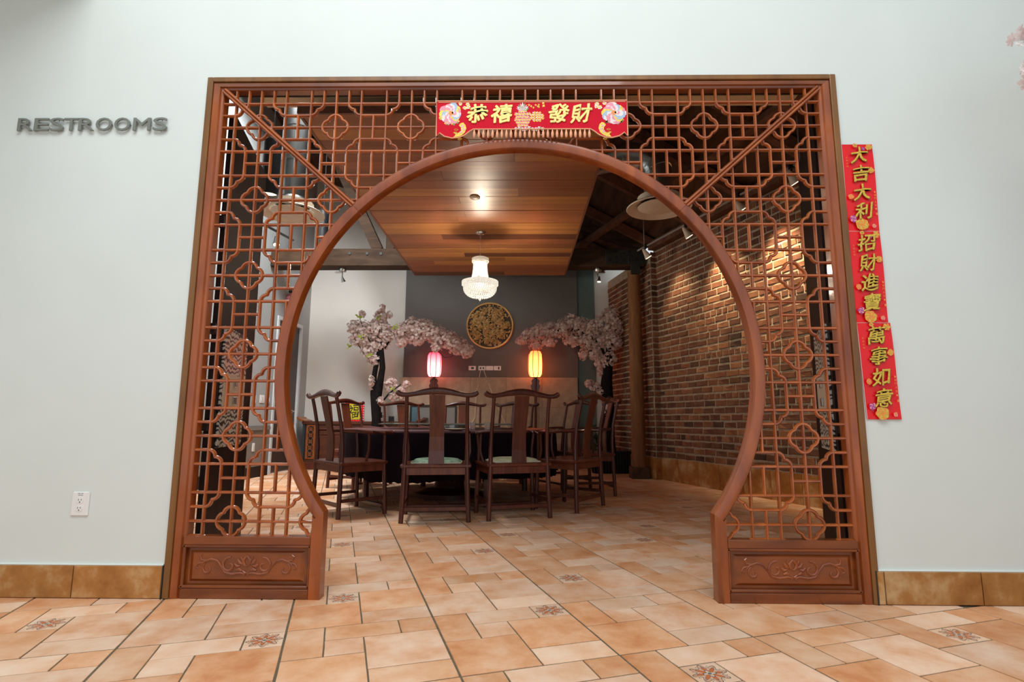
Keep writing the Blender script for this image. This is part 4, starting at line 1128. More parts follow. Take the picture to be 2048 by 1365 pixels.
# ================================================================== LANTERN LAMPS
def lantern(name, x, y, zb, zt, label, c1, c2, power):
    o = thing(name, label, 'floor lamp', (x, y, 0), group='red lantern floor lamps')
    h_ = zt - zb; R_ = .128
    m, nt, bs = newmat('lantern_silk_' + name)
    tc = nt.nodes.new('ShaderNodeTexCoord'); sp_ = nt.nodes.new('ShaderNodeSeparateXYZ'); nt.links.new(tc.outputs['Object'], sp_.inputs[0])
    bs.inputs['Base Color'].default_value = c1; bs.inputs['Roughness'].default_value = .6
    r = nt.nodes.new('ShaderNodeMapRange'); r.inputs['From Min'].default_value = zb; r.inputs['From Max'].default_value = zt
    nt.links.new(sp_.outputs[2], r.inputs[0])
    cr = nt.nodes.new('ShaderNodeValToRGB'); cr.color_ramp.elements[0].color = c2; cr.color_ramp.elements[1].color = c1; cr.color_ramp.elements[0].position = .25; cr.color_ramp.elements[1].position = 1.0
    nt.links.new(r.outputs[0], cr.inputs[0])
    nt.links.new(cr.outputs[0], bs.inputs['Emission Color']); bs.inputs['Emission Strength'].default_value = power
    prof = [(.07, zb)] + [(R_ * (.86 + .14 * sin(pi * t) ** .5), zb + .02 + (h_ - .04) * t) for t in [i / 10 for i in range(11)]] + [(.07, zt)]
    prof[1] = (.098, zb + .012); prof[-2] = (.098, zt - .012)
    b = MB(); b.lathe(prof, n=32); part('lantern_shade', b, m, o, True)
    b = MB()
    for k in range(8):
        a = 2 * pi * (k + .5) / 8; b.tube([((r_ + .002) * cos(a), (r_ + .002) * sin(a), z) for r_, z in prof], .0055, 5)
    part('lantern_ribs', b, M['rosewood'], o)
    b = MB(); b.lathe([(.07, zb - .012), (.072, zb)], n=20); b.lathe([(.05, zt), (.045, zt + .03)], n=16); part('lantern_collar', b, M['rosewood'], o, True)
    b = MB(); b.tube([(0, 0, .06), (0, 0, zb - .01)], .024, 10); part('pole', b, M['rosewood'], o, True)
    b = MB()
    for s in (-1, 1):
        b.prism([(s * .02, zb - .02), (s * .05, zb - .03), (s * .075, zb - .07), (s * .06, zb - .11), (s * .085, zb - .15), (s * .075, zb - .20), (s * .05, zb - .25), (s * .02, zb - .27)], -.012, .012)
    part('carved_bracket', b, M['rosewood'], o)
    b = MB(); b.lathe([(.17, 0), (.17, .02), (.14, .035), (.05, .05), (.035, .07)], n=24); part('lamp_base', b, M['rosewood'], o, True)
    return o
LM = lantern('lantern_lamp', -1.525, 6.97, 1.62, 2.06, 'lit pinkish red lantern floor lamp beside the left cherry tree', (.55, .012, .03, 1), (1, .20, .20, 1), 7.5)
LM2 = lantern('lantern_lamp', .288, 6.97, 1.62, 2.09, 'lit orange lantern floor lamp under the right blossom branch', (.75, .07, .015, 1), (1, .20, .05, 1), 8.0)

# ================================================================== CHERRY TREES
def blossoms(mb, tint, blobs, dens, fr, seed):
    rr = random.Random(seed)
    for (x, y, z, rx, ry, rz) in blobs:
        n_ = int(dens * (rx * ry + ry * rz + rx * rz) * 4.2 / (fr * fr) / 3.1)
        for _ in range(n_):
            d = Vector((rr.gauss(0, 1), rr.gauss(0, 1), rr.gauss(0, 1))).normalized()
            q = rr.uniform(.55, 1.08)
            c = Vector((x + d.x * rx * q, y + d.y * ry * q, z + d.z * rz * q))
            up_ = (d + Vector((rr.uniform(-.6, .6), rr.uniform(-.6, .6), rr.uniform(-.3, .8)))).normalized()
            s = up_.orthogonal().normalized(); t = up_.cross(s); f0 = fr * rr.uniform(.75, 1.2); ph = rr.uniform(0, 6.28); tn = min(1, max(0, rr.gauss(.5, .28)))
            for lay, (sc_, lf, k0) in enumerate(((1, .25, 0), (.62, .75, .6))):
                for k in range(5):
                    a = ph + k0 + k * 2 * pi / 5; da = .52
                    e0 = s * cos(a) + t * sin(a); eL = s * cos(a - da) + t * sin(a - da); eR = s * cos(a + da) + t * sin(a + da)
                    mb.add([c, c + eL * f0 * sc_ * .72 + up_ * f0 * lf * .45, c + e0 * f0 * sc_ + up_ * f0 * lf * .6, c + eR * f0 * sc_ * .72 + up_ * f0 * lf * .45], [(0, 3, 2, 1)])
                    tint += [min(1, tn + .15 * lay)] * 4
def cherry(name, label, trunks, twigs, blobs, dens, fr, seed, leaves=(), petals='blossom'):
    o = thing(name, label, 'tree', (0, 0, 0), group='artificial cherry trees')
    b = MB()
    for P, R_ in trunks: b.tube(P, R_, 9)
    part('trunk', b, M['bark'], o, True)
    b = MB(); rr = random.Random(seed)
    for P, r_ in twigs: b.tube(P, [r_ * (1 - .6 * i / (len(P) - 1)) for i in range(len(P))], 6)
    part('branches', b, M['bark'], o, True)
    b = MB(); tint = []
    blossoms(b, tint, blobs, dens, fr, seed)
    me = b.mesh('blossoms', M[petals])
    at_ = me.attributes.new('tint', 'FLOAT', 'POINT'); at_.data.foreach_set('value', tint)
    q = link('blossoms', me, o); q['kind'] = 'stuff'
    if leaves:
        b = MB()
        for x, y, z in leaves:
            for k in range(5):
                d = Vector((rr.uniform(-1, 1), rr.uniform(-1, .2), rr.uniform(-.6, 1))).normalized() * .06; s = d.cross(Vector((0, 1, .3))).normalized() * .018
                p = Vector((x, y, z)) + Vector((rr.uniform(-.03, .03), -.02, rr.uniform(-.03, .03)))
                b.add([p, p + d * .5 + s, p + d, p + d * .5 - s], [(0, 1, 2, 3)])
        part('leaves', b, M['leaf'], o)
    return o
Yt = 6.6
cherry('cherry_tree', 'pale pink cherry blossom tree with black trunk by the white back wall',
    [([(-2.42, Yt, 0), (-2.43, Yt, .8), (-2.44, Yt, 1.15), (-2.40, Yt, 1.45), (-2.36, Yt, 1.75), (-2.40, Yt, 2.1), (-2.44, Yt, 2.3)], [.085, .08, .075, .062, .05, .045, .03]),
     ([(-2.46, Yt + .02, .9), (-2.50, Yt, 1.3), (-2.50, Yt, 1.6), (-2.46, Yt, 1.9), (-2.42, Yt, 2.1)], [.06, .055, .045, .04, .03])],
    [([(-2.40, Yt, 2.0), (-2.2, Yt, 2.3), (-1.8, Yt, 2.44), (-1.3, Yt, 2.25), (-.86, Yt, 2.02)], .022), ([(-2.46, Yt, 2.05), (-2.66, Yt - .05, 2.3), (-2.78, Yt - .06, 2.62)], .014),
     ([(-2.44, Yt, 2.2), (-2.44, Yt, 2.5), (-2.47, Yt, 2.72)], .014), ([(-2.5, Yt, 1.8), (-2.7, Yt, 2.0), (-2.9, Yt, 2.3)], .013),
     ([(-2.42, Yt - .04, 1.05), (-2.22, Yt - .06, 1.3), (-2.02, Yt - .06, 1.46)], .02), ([(-1.42, Yt, 2.05), (-1.30, Yt, 1.93), (-1.18, Yt, 1.94), (-1.08, Yt, 2.02)], .006)],
    [(-2.70, Yt, 2.36, .20, .13, .20), (-2.88, Yt, 2.46, .13, .1, .12), (-2.82, Yt, 2.24, .14, .1, .11), (-2.43, Yt, 2.64, .11, .1, .13), (-2.45, Yt, 2.42, .19, .14, .19), (-2.30, Yt, 2.34, .15, .12, .15), (-2.46, Yt, 2.17, .20, .12, .14), (-2.62, Yt, 2.06, .14, .1, .12), (-2.52, Yt, 1.88, .11, .09, .11),
     (-2.76, Yt, 2.70, .06, .05, .06), (-2.40, Yt, 2.80, .05, .05, .07), (-2.28, Yt, 2.68, .05, .05, .06),
     (-2.06, Yt, 2.38, .17, .13, .16), (-1.86, Yt, 2.46, .18, .15, .17), (-1.66, Yt, 2.42, .20, .16, .18), (-1.46, Yt, 2.34, .19, .16, .17), (-1.26, Yt, 2.24, .18, .15, .16), (-1.08, Yt, 2.14, .17, .14, .15), (-.92, Yt, 2.04, .13, .11, .12), (-1.44, Yt, 2.10, .09, .09, .09), (-2.04, Yt, 2.20, .10, .1, .10), (-1.78, Yt, 2.24, .14, .1, .10),
     (-2.20, Yt, 1.46, .11, .08, .12), (-2.04, Yt, 1.32, .11, .08, .10), (-2.16, Yt, 1.26, .1, .08, .07), (-1.94, Yt, 1.46, .07, .06, .07), (-2.36, Yt - .06, 1.18, .07, .05, .08), (-2.52, Yt - .06, 1.50, .05, .04, .12)],
    2.5, .031, 21, [(-2.76, Yt - .1, 2.62), (-2.70, Yt - .14, 2.26), (-2.92, Yt - .1, 2.1), (-2.12, Yt - .12, 2.42), (-2.55, Yt - .12, 1.95), (-2.14, Yt - .1, 1.38), (-2.42, Yt - .1, 2.6)])
Yr = 6.66
cherry('cherry_tree', 'dusky pink cherry blossom tree with thick black trunk beside the timber post',
    [([(1.52, Yr, .2), (1.50, Yr, .6), (1.52, Yr, 1.1), (1.50, Yr, 1.5), (1.54, Yr, 1.9), (1.58, Yr, 2.2)], [.13, .12, .105, .10, .075, .05])],
    [([(1.54, Yr, 1.8), (1.40, Yr, 2.2), (1.0, Yr, 2.44), (.5, Yr, 2.40), (.05, Yr, 2.24)], .03), ([(1.56, Yr, 2.1), (1.68, Yr, 2.4), (1.62, Yr, 2.7)], .02), ([(1.5, Yr, 1.35), (1.46, Yr, 1.6), (1.40, Yr, 1.66)], .012), ([(1.5, Yr, 1.2), (1.36, Yr - .05, 1.4), (1.24, Yr - .06, 1.44)], .014)],
    [(.04, Yr, 2.24, .10, .09, .08), (.18, Yr, 2.34, .13, .11, .11), (.36, Yr, 2.40, .16, .13, .14), (.56, Yr, 2.43, .16, .14, .15), (.76, Yr, 2.45, .18, .15, .16), (.92, Yr, 2.58, .14, .12, .13), (1.06, Yr, 2.50, .16, .14, .16), (1.26, Yr, 2.44, .18, .15, .17), (1.44, Yr, 2.54, .17, .14, .16), (1.58, Yr - .08, 2.68, .15, .12, .16), (1.64, Yr - .1, 2.46, .15, .12, .17), (1.62, Yr - .1, 2.22, .14, .11, .16), (1.40, Yr, 2.24, .16, .12, .15), (1.16, Yr, 2.22, .16, .11, .12), (.92, Yr, 2.24, .15, .1, .11),
     (.28, Yr, 2.16, .11, .08, .10), (.52, Yr, 2.20, .13, .08, .08), (1.12, Yr, 2.02, .09, .07, .13), (1.30, Yr, 2.02, .11, .09, .14), (1.42, Yr, 1.86, .12, .09, .13), (1.56, Yr - .1, 1.92, .11, .08, .13), (1.30, Yr, 1.44, .11, .08, .07), (1.20, Yr, 1.50, .07, .05, .07), (1.40, Yr - .04, 1.36, .07, .05, .07), (1.40, Yr, 1.68, .05, .04, .07), (1.46, Yr - .1, 1.10, .04, .04, .14)],
    2.0, .031, 33)
# tree standing in the front room, only its left twigs reach into view
Yf = -.55
cherry('cherry_tree', 'white pink cherry tree in front of the wall at the right photo edge',
    [([(2.95, Yf, 0), (2.93, Yf, 1.0), (2.98, Yf, 1.8), (2.9, Yf, 2.3), (2.8, Yf, 2.7)], [.09, .08, .065, .05, .03])],
    [([(2.93, Yf, 2.0), (2.7, Yf, 2.3), (2.4, Yf, 2.4), (2.27, Yf, 2.40)], .012), ([(2.85, Yf, 2.4), (2.6, Yf, 2.58), (2.3, Yf, 2.58)], .012)],
    [(2.262, Yf, 2.575, .05, .05, .03), (2.31, Yf, 2.60, .07, .06, .05), (2.42, Yf, 2.62, .10, .08, .08), (2.262, Yf, 2.365, .04, .04, .04), (2.29, Yf, 2.42, .06, .06, .07), (2.38, Yf, 2.44, .10, .08, .10), (2.55, Yf, 2.5, .14, .12, .14), (2.75, Yf, 2.55, .18, .15, .18), (2.95, Yf, 2.6, .2, .18, .22)],
    1.7, .034, 45, petals='blossom_white')
# planter trough and shrub at the foot of the right tree
tg = thing('planter_trough', 'black ribbed planter trough under the right cherry tree', 'planter', (1.53, 6.58, 0))
b = MB(); b.cbox(-.30, .30, -.17, .17, 0, .36, .006); part('trough_body', b, M['black'], tg)
for k in range(13):
    b = MB(); x = -.29 + k * .0475; b.cbox(x, x + .03, -.185, -.169, .01, .36, .003); part('slat', b, M['bark'], tg)
sh = thing('dark_shrub', 'dark leafy shrub beside the planter trough behind right chair', 'plant', (1.22, 6.5, 0))
b = MB(); rr = random.Random(8); st = MB()
for k in range(46):
    a = rr.uniform(0, 6.28); q = .15 * sqrt(rr.random()); hh = rr.uniform(.2, .82) * (1 - q * 2); p = Vector((q * cos(a), q * sin(a), hh))
    if k % 4 == 0: st.tube([(0, 0, 0), p * .6, p], .006, 4)
    for m_ in range(4):
        d = Vector((rr.uniform(-1, 1), rr.uniform(-1, 1), rr.uniform(-.2, 1))).normalized() * rr.uniform(.06, .11); s = d.cross(Vector((.2, 1, .3))).normalized() * .02
        b.add([p, p + d * .5 + s, p + d, p + d * .5 - s], [(0, 1, 2, 3)])
part('leaves', b, M['leaf_dark'], sh); part('stems', st, M['bark'], sh)

# ================================================================== DUCTS, TRACK LIGHTS, PENDANTS
def diffuser(x, y, z, R_, label, bend):
    o = thing('air_diffuser', label, 'air diffuser', (x, y, z), group='round ceiling air diffusers')
    b = MB(); b.lathe([(R_, .0), (R_ + .006, .010), (R_ * .97, .022), (R_ * .66, .055), (R_ * .66, .13), (R_ * .64, .13), (R_ * .64, .05), (R_ * .93, .008), (R_, 0)], n=48, cap=False); part('outer_cone', b, M['cream'], o, True)
    b = MB(); b.lathe([(.001, .016), (R_ * .62, .016), (R_ * .66, .024), (R_ * .62, .032), (.001, .034)], n=40, cap=False); part('inner_plate', b, M['cream'], o, True)
    b = MB(); b.lathe([(R_ * .6, .125), (.16, .16), (.15, .18)], n=28, cap=False); part('neck', b, M['black'], o, True)
    b = MB(); b.tube([Vector(p) for p in bend], .15, 20, up=(0, 1, .2)); d_ = part('duct', b, M['duct'], o, True)
    b = MB()
    for i in range(1, len(bend) - 1):
        b.tube([Vector(bend[i]) + (Vector(bend[i + 1]) - Vector(bend[i])).normalized() * t for t in (-.008, .008)], .155, 20, up=(0, 1, .2))
    part('seam_band', b, M['duct'], d_)
diffuser(1.487, 2.80, 3.1, .335, 'cream round air diffuser on a bent silver duct near the brick wall', [(0, 0, .16), (0, 0, .42), (-.03, .03, .52), (-.12, .08, .62), (-.3, .16, .68), (-.9, .5, .72)])
diffuser(-2.504, 2.95, 3.1, .335, 'cream round air diffuser below a straight silver duct behind left lattice', [(0, 0, .16), (0, 0, .6), (0, 0, 1.0), (.0, 0, 1.6), (0, 0, 2.3)])
M['warm'] = plain('warm_lamp_face', (.9, .8, .6), .4, emit=(1, .85, .6, 1), estr=2.0)
def pendant(x, y, zb, zt, label):
    o = thing('cylinder_pendant', label, 'pendant lamp', (x, y, zb), group='black cylinder pendants')
    b = MB(); b.lathe([(.085, .0), (.09, .005), (.09, zt - zb - .01), (.06, zt - zb)], n=24, cap=False); b.lathe([(.085, 0), (.08, .05)], n=24, cap=False); part('cylinder_shade', b, M['black'], o, True)
    b = MB(); b.lathe([(.001, .03), (.078, .03)], n=20, cap=False); part('lamp_face', b, M['warm'], o)
    b = MB(); b.tube([(0, 0, zt - zb), (0, 0, roofz(x, y) - zb)], .006, 6); part('stem', b, M['black'], o)
pendant(-2.58, 2.55, 3.15, 3.75, 'black cylinder pendant lamp left of the silver duct')
pendant(-2.93, 5.0, 3.40, 3.95, 'black cylinder pendant lamp right of the left diffuser, further back')
def spot_head(o, p, d, mat, s_=1.0, lit=True):
    """small bell spot lamp at p pointing along d"""
    d = Vector(d).normalized(); p = Vector(p)
    b = MB(); prof = [(-.07, .012), (-.05, .020), (-.02, .026), (.02, .036), (.045, .044)]
    b.tube([p + d * (t * s_) for t, r_ in prof], [r_ * s_ for t, r_ in prof], 14, up=(.3, .2, 1), cap=True); sh_ = part('lamp_head', b, mat, o, True)
    if lit:
        b = MB(); b.tube([p + d * (.044 * s_), p + d * (.048 * s_)], .038 * s_, 14, up=(.3, .2, 1)); part('lens', b, M['warm'], sh_)
# track along the brick wall
tk = thing('track_rail', 'grey conduit track hung on rods along the brick wall', 'track light', (0, 0, 0))
P0 = WA + WN * .5 + WT * .32; P1 = WA + WN * .5 + WT * 4.6
b = MB(); b.tube([(P0.x, P0.y, 3.36), (P1.x, P1.y, 3.36)], .013, 8); part('rail', b, M['rail'], tk, True)
for s in (.5, 1.9, 3.3, 4.4):
    p = WA + WN * .5 + WT * s; b = MB(); b.tube([(p.x, p.y, 3.36), (p.x, p.y, roofz(p.x, p.y))], .007, 6); part('hanger_rod', b, M['rail'], tk)
def spotlight(name, loc, tgt, power, col, ang, blend=.6, r_=.03):
    d = bpy.data.lights.new(name, 'SPOT'); d.energy = power; d.color = col; d.spot_size = radians(ang); d.spot_blend = blend; d.shadow_soft_size = r_
    o = bpy.data.objects.new(name, d); COL.objects.link(o); o.location = loc
    o.rotation_euler = (Vector(tgt) - Vector(loc)).to_track_quat('-Z', 'Y').to_euler(); return o
tnames = ['track spot lamp nearest the post at the far end of the rail', 'second track spot lamp from the post, just above the gate ring', 'third track spot lamp from the post, behind the lattice', 'fourth track spot lamp from the post, behind the right lattice']
for k, s in enumerate((.55, 1.5, 2.45, 3.2)):
    p = WA + WN * .5 + WT * s; q = Vector((p.x, p.y, 3.24)); d = (WT * .15 - WN * .62 + Vector((0, 0, -1.0))).normalized()
    o = thing('track_spot', tnames[k], 'spot lamp', (0, 0, 0), group='track spots on the brick wall')
    b = MB(); b.box(q.x - .022, q.x + .022, q.y - .03, q.y + .03, 3.335, 3.39); part('track_clip', b, M['black'], o)
    b = MB(); b.tube([(q.x, q.y, 3.34), q - d * .05], .009, 6); part('stem', b, M['black'], o)
    spot_head(o, q, d, M['cream'], 1.25)
    spotlight('brick_spot', q + d * .09, q + d * 2.0, (32, 100, 145, 75)[k], (1, .76, .46), 84, 1.0)
for x, lab, face in ((-2.84, 'chrome spot lamp under the tie beam against the white wall', (.15, .3, -.6)), (1.245, 'lit chrome spot lamp under the tie beam near the post', (-.1, -.15, -1))):
    o = thing('beam_spot', lab, 'spot lamp', (0, 0, 0), group='spot lamps under the tie beam')
    b = MB(); b.lathe([(.058, 0), (.060, -.035), (.05, -.06)], c=(x, TY, 3.27), n=20); part('mount_cup', b, M['chrome'], o, True)
    sg = -1 if x < 0 else 1
    b = MB(); xa, xb = sorted((x, x + sg * .12)); b.cbox(xa, xb, TY - .02, TY + .02, 3.19, 3.215, .004); part('transformer_bar', b, M['chrome'], o)
    b = MB(); b.tube([(x, TY, 3.2), (x - .0, TY - .01, 3.14), (x + .02, TY - .02, 3.10)], .009, 6); part('swivel_arm', b, M['chrome'], o)
    spot_head(o, (x + .02, TY - .03, 3.075), face, M['chrome'], .8, lit=x > 0)
# black track on the left
tl = thing('black_track', 'black track rail with one spot high on the left behind lattice', 'track light', (0, 0, 0))
b = MB(); b.tube([(-3.45, 4.0, 3.44), (-3.62, 5.6, 3.70)], .018, 6); part('rail', b, M['black'], tl)
b = MB(); b.tube([(-3.46, 4.0, 3.45), (-3.46, 4.0, roofz(-3.46, 4.0))], .006, 6); b.tube([(-3.6, 5.4, 3.68), (-3.6, 5.4, roofz(-3.6, 5.4))], .006, 6); part('hanger_rod', b, M['black'], tl)
b = MB(); b.tube([(-3.54, 4.85, 3.56), (-3.53, 4.83, 3.46)], .009, 6); part('spot_stem', b, M['black'], tl)
spot_head(tl, (-3.53, 4.82, 3.42), (.2, -.2, -1), M['steel_dark'], 1.2)

# ================================================================== LEFT WALL FITTINGS
for k, (y_, z_, hy, hz, lab, mat) in enumerate(((5.36, 1.16, .06, .06, 'white double switch plate on the left wall nearest the entry door', 'white'), (5.62, 1.17, .07, .06, 'white switch plate on the left wall between two other plates', 'white'), (5.86, 1.17, .03, .06, 'small blue card reader plate beside the inner door frame', 'p_blue'), (5.42, .45, .035, .06, 'white wall outlet low on the grey wainscot', 'white'))):
    o = thing('wall_plate', lab, 'switch plate', (LX + (.012 if z_ < .6 else 0), y_, z_))
    b = MB(); b.cbox(0, .009, -hy, hy, -hz, hz, .002); part('face_plate', b, M[mat], o)
    b = MB(); b.box(.009, .013, -hy * .35, hy * .35, -hz * .5, hz * .5); part('rocker', b, M['slot'] if k == 0 else M['doorframe'], o)
hg = thing('red_tassel', 'red hanging ornament with black top on the left wall, half behind ring', 'ornament', (LX + .05, 6.30, 2.93))
b = MB(); b.lathe([(.02, .06), (.035, .09), (.02, .13), (.004, .14)], n=12); part('knob', b, M['black'], hg, True)
b = MB(); b.lathe([(.03, .06), (.075, .0), (.06, -.10), (.05, -.3), (.055, -.36)], n=14); part('red_body', b, M['p_pink'], hg, True)

# ================================================================== FRONT WALL: SIGN, OUTLET, COUPLETS, BANNER
sg = thing('restrooms_sign', 'raised grey metal letters spelling RESTROOMS on the white wall', 'sign', (0, 0, 0))
LB = [(150, 270), (285, 400), (408, 522), (525, 640), (645, 768), (785, 912), (935, 1060), (1088, 1225), (1248, 1360)]
for chh, (a, b_) in zip('RESTROOMS', LB):
    x0 = -2.786 + (a / 4.096 - 35) * .002828; x1 = -2.786 + (b_ / 4.096 - 35) * .002828
    m_ = MB(); put_glyph(m_, chh, 0, 0, x1 - x0, .072 + (.003 if chh in 'SO' else 0), 0, .009, .011)
    l_ = part('letter', m_, M['sign'], sg, loc=(.007 + ((x0 + x1) / 2 - .007) * .993, -.010, .869 + (2.482 - .869) * .993))
    q = MB()
    for dx, dz in {'R': ((-.42, .2), (-.42, -.2)), 'E': ((-.42, .2), (-.42, -.2)), 'S': ((0, .43), (0, -.43)), 'T': ((0, -.2), (0, .2)), 'O': ((-.44, 0), (.44, 0)), 'M': ((-.44, 0), (.44, 0))}[chh]:
        q.tube([(dx * (x1 - x0), 0, dz * .072), (dx * (x1 - x0), .010, dz * .072)], .0025, 6)
    part('standoff_pin', q, M['sign'], l_)
ot = thing('wall_outlet', 'white double power outlet low on the white wall left of the gate', 'outlet', (-2.187, 0, .445))
b = MB(); b.cbox(-.044, .044, -.008, 0, -.0585, .0585, .004); fp = part('face_plate', b, M['white'], ot)
for z_ in (.0165, -.0225):
    b = MB(); b.prism([(.0175 * cos(a), z_ + max(-.0135, min(.0135, .0175 * sin(a)))) for a in [2 * pi * i / 20 for i in range(20)]], -.0098, -.008); rc = part('receptacle', b, M['white'], ot)
    b = MB(); b.box(-.008, -.0055, -.0102, -.0096, z_ - .001, z_ + .008); b.box(.0055, .008, -.0102, -.0096, z_ + .0, z_ + .008)
    b.prism([(.003 * cos(a), z_ - .0075 + .003 * sin(a)) for a in [2 * pi * i / 8 for i in range(8)]], -.0102, -.0096); part('slots', b, M['slot'], rc)
b = MB()
for k, c_ in enumerate('PB-2'): put_glyph(b, c_, -.010 + k * .007, .0505, .0045, .004, -.008, .0004)
b = MB()
b.box(-.014, -.002, -.0084, -.0079, .0495, .0515); b.box(.003, .013, -.0084, -.0079, .0495, .0515); b.box(-.012, .012, -.0084, -.0079, .0415, .0435); part('printed_marks', b, M['steel_dark'], ot)

def flower(mb, cx, cz, R_, y, n_, mi_out, mi_in, rr, layers=2):
    for lay in range(layers):
        f_ = 1 - lay * (.38 if layers < 4 else .22)
        for k in range(n_):
            a = 2 * pi * (k + lay * .5) / n_ + rr.uniform(-.15, .15); d = (cos(a), sin(a)); s = (-sin(a), cos(a)); L_ = R_ * f_ * rr.uniform(.85, 1.1); W_ = L_ * .36
            P = [(cx + d[0] * L_ * u_ + s[0] * W_ * v_, cz + d[1] * L_ * u_ + s[1] * W_ * v_) for u_, v_ in ((.1, 0), (.45, .8), (.8, 1), (1, .35), (1, -.35), (.8, -1), (.45, -.8))]
            yy = y - .0003 * (lay + 1) - .00004 * k
            mb.add([(p[0], yy, p[1]) for p in P], [tuple(range(7))], mi_out[(k + lay) % len(mi_out)])
    c8 = [(cx + R_ * .22 * cos(2 * pi * k / 10), y - .0003 * (layers + 2), cz + R_ * .22 * sin(2 * pi * k / 10)) for k in range(10)]
    mb.add(c8, [tuple(range(10))], mi_in)
PR = [M['p_orange'], M['p_pink'], M['p_purple'], M['gold'], M['p_green'], M['p_white'], M['p_blue']]
def couplet(chars, x0, zt, wd, hg_, skew, label):
    o = thing('red_couplet', label, 'paper couplet', (x0, 0, zt), group='red paper couplets right of the gate')
    # slightly wavy sheet standing a little off the wall
    N = 24; b = MB(); vs = []; fs = []
    def yy(u_, v_): return -.0065 - .004 * sin(v_ * 5 + skew * 40) * (.3 + .7 * u_) - .004 * u_ * v_
    for i in range(N + 1):
        for j in range(7):
            u_, v_ = j / 6, i / N; vs.append((wd * u_ + skew * v_ * 1.0, yy(u_, v_), -hg_ * v_))
    for i in range(N):
        for j in range(6):
            a = i * 7 + j; fs.append((a, a + 7, a + 8, a + 1))
    K = len(vs); vs += [(x, y + .0012, z) for x, y, z in vs]; fs += [tuple(K + t for t in f[::-1]) for f in fs]
    ed = [j for j in range(7)] + [7 * i + 6 for i in range(1, N + 1)] + [7 * N + j for j in range(5, -1, -1)] + [7 * i for i in range(N - 1, 0, -1)]
    for k in range(len(ed)):
        l = (k + 1) % len(ed); fs.append((ed[k], ed[l], K + ed[l], K + ed[k]))
    b.add(vs, fs); sheet = part('paper_sheet', b, M['red_paper'], o, True)
    e = MB(); e.tube([(vs[i][0], vs[i][1], vs[i][2]) for i in [0, 3, 6]], .0016, 4); e.tube([(vs[7 * i][0], vs[7 * i][1], vs[7 * i][2]) for i in range(0, N + 1, 2)], .0022, 4); part('pale_edge', e, M['paper_edge'], o)
    yb = -.0185
    for k, c_ in enumerate(chars):
        v_ = .135 + k * .215; cx = wd * .51 + skew * v_; s_ = .084
        g = MB(); put_glyph(g, c_, 0, 0, s_ * 1.05, s_ * 1.05, 0, .0012, .013, .14, .13, 0, 1)
        gc = part('gold_character', g, M['gold'], o, loc=(cx, yb, -hg_ * v_), label='gold brush character')
        g = MB(); put_glyph(g, c_, .0012, -.0012, s_ * 1.05, s_ * 1.05, .0014, .0012, .032, .14, .13, 0, 1)
        part('dark_outline', g, M['gold_dark'], gc)
    rr = random.Random(int(zt * 100)); y0 = -.0175
    for (u_, v_, R_, n_, mo, mi_, ly) in ((.42, .935, .033, 12, (0, 3), 0, 3), (.16, .87, .018, 8, (2, 1), 2, 2), (.84, .045, .019, 6, (3, 0), 3, 2), (.66, .065, .010, 6, (2,), 1, 2), (.40, .022, .012, 6, (0, 3), 4, 2), (.86, .315, .017, 9, (0, 3), 3, 2), (.14, .615, .015, 8, (0,), 1, 2), (.80, .95, .012, 7, (1, 0), 0, 2)):
        f = MB(); flower(f, 0, 0, R_, 0, n_, mo, mi_, rr, ly); part('printed_flower', f, PR, o, loc=(wd * u_ + skew * v_, y0, -hg_ * v_))
    f = MB()
    for k, c_ in enumerate('大吉大利'): put_glyph(f, c_, wd * .10 + skew * (.17 + .03 * k), -hg_ * (.165 + .034 * k), .009, .009, y0 + .001, .0006)
    for k, c_ in enumerate('福門大吉'): put_glyph(f, c_, wd * .915 + skew * (.6 + .03 * k), -hg_ * (.60 + .038 * k), .011, .012, y0 + .001, .0006)
    for v_ in (.565, .755): f.prism([(wd * .915 + skew * v_ + .005 * cos(a), -hg_ * v_ + .005 * sin(a)) for a in [2 * pi * i / 10 for i in range(10)]], y0, y0 + .0006)
    f.box(wd * .90 + skew * .81, wd * .95 + skew * .81, y0, y0 + .0006, -hg_ * .825, -hg_ * .80)
    q_ = part('small_print', f, M['p_orange'], o); q_['kind'] = 'stuff'
couplet('大吉大利', 1.735, 2.343, .163, .485, -.003, 'topmost red paper couplet with gold characters right of the gate')
couplet('招財進寶', 1.731, 1.857, .163, .490, .001, 'middle red paper couplet with gold characters right of the gate')
couplet('萬事如意', 1.733, 1.368, .170, .490, .013, 'lowest red paper couplet with gold characters right of the gate')

bn = thing('new_year_banner', 'crimson new year valance with gold characters and tassels over the gate arch', 'banner', (0, 0, 0))
XB0, XB1, ZB = -.447, .586, 2.590
YF = -.030
def wave_edge():
    L_ = [(XB0, 2.388), (XB0 + .022, 2.402)]
    for i in range(1, 13):
        t = i / 12; x = XB0 + .022 + .178 * t; z = 2.402 - .030 * sin(pi * min(1, t * 1.35)) ** .8 if t < .74 else 2.372 + .048 * ((t - .5) / .5) ** 2
        L_.append((x, max(2.372, z)))
    return L_
pts = [(0, .0)]
le = [(XB0, 2.385), (XB0 + .018, 2.404), (XB0 + .045, 2.384), (XB0 + .085, 2.374), (XB0 + .125, 2.378), (XB0 + .155, 2.392), (XB0 + .178, 2.411), (XB0 + .200, 2.425)]
re = [(XB0 + XB1 - x, z) for x, z in le[::-1]]
poly = [(XB0, ZB)] + le + re + [(XB1, ZB)]
b = MB(); b.prism(poly, YF, YF + .004); part('velvet_panel', b, M['red_cloth'], bn)
b = MB(); b.tube([(x, YF - .001, z) for x, z in poly], .0035, 6, closed=True)
ins = [(XB0 + .008, ZB - .008), (XB1 - .008, ZB - .008)]
b.tube([(x, YF - .001, z) for x, z in ins], .002, 5); part('piped_border', b, M['trim_gold'], bn)
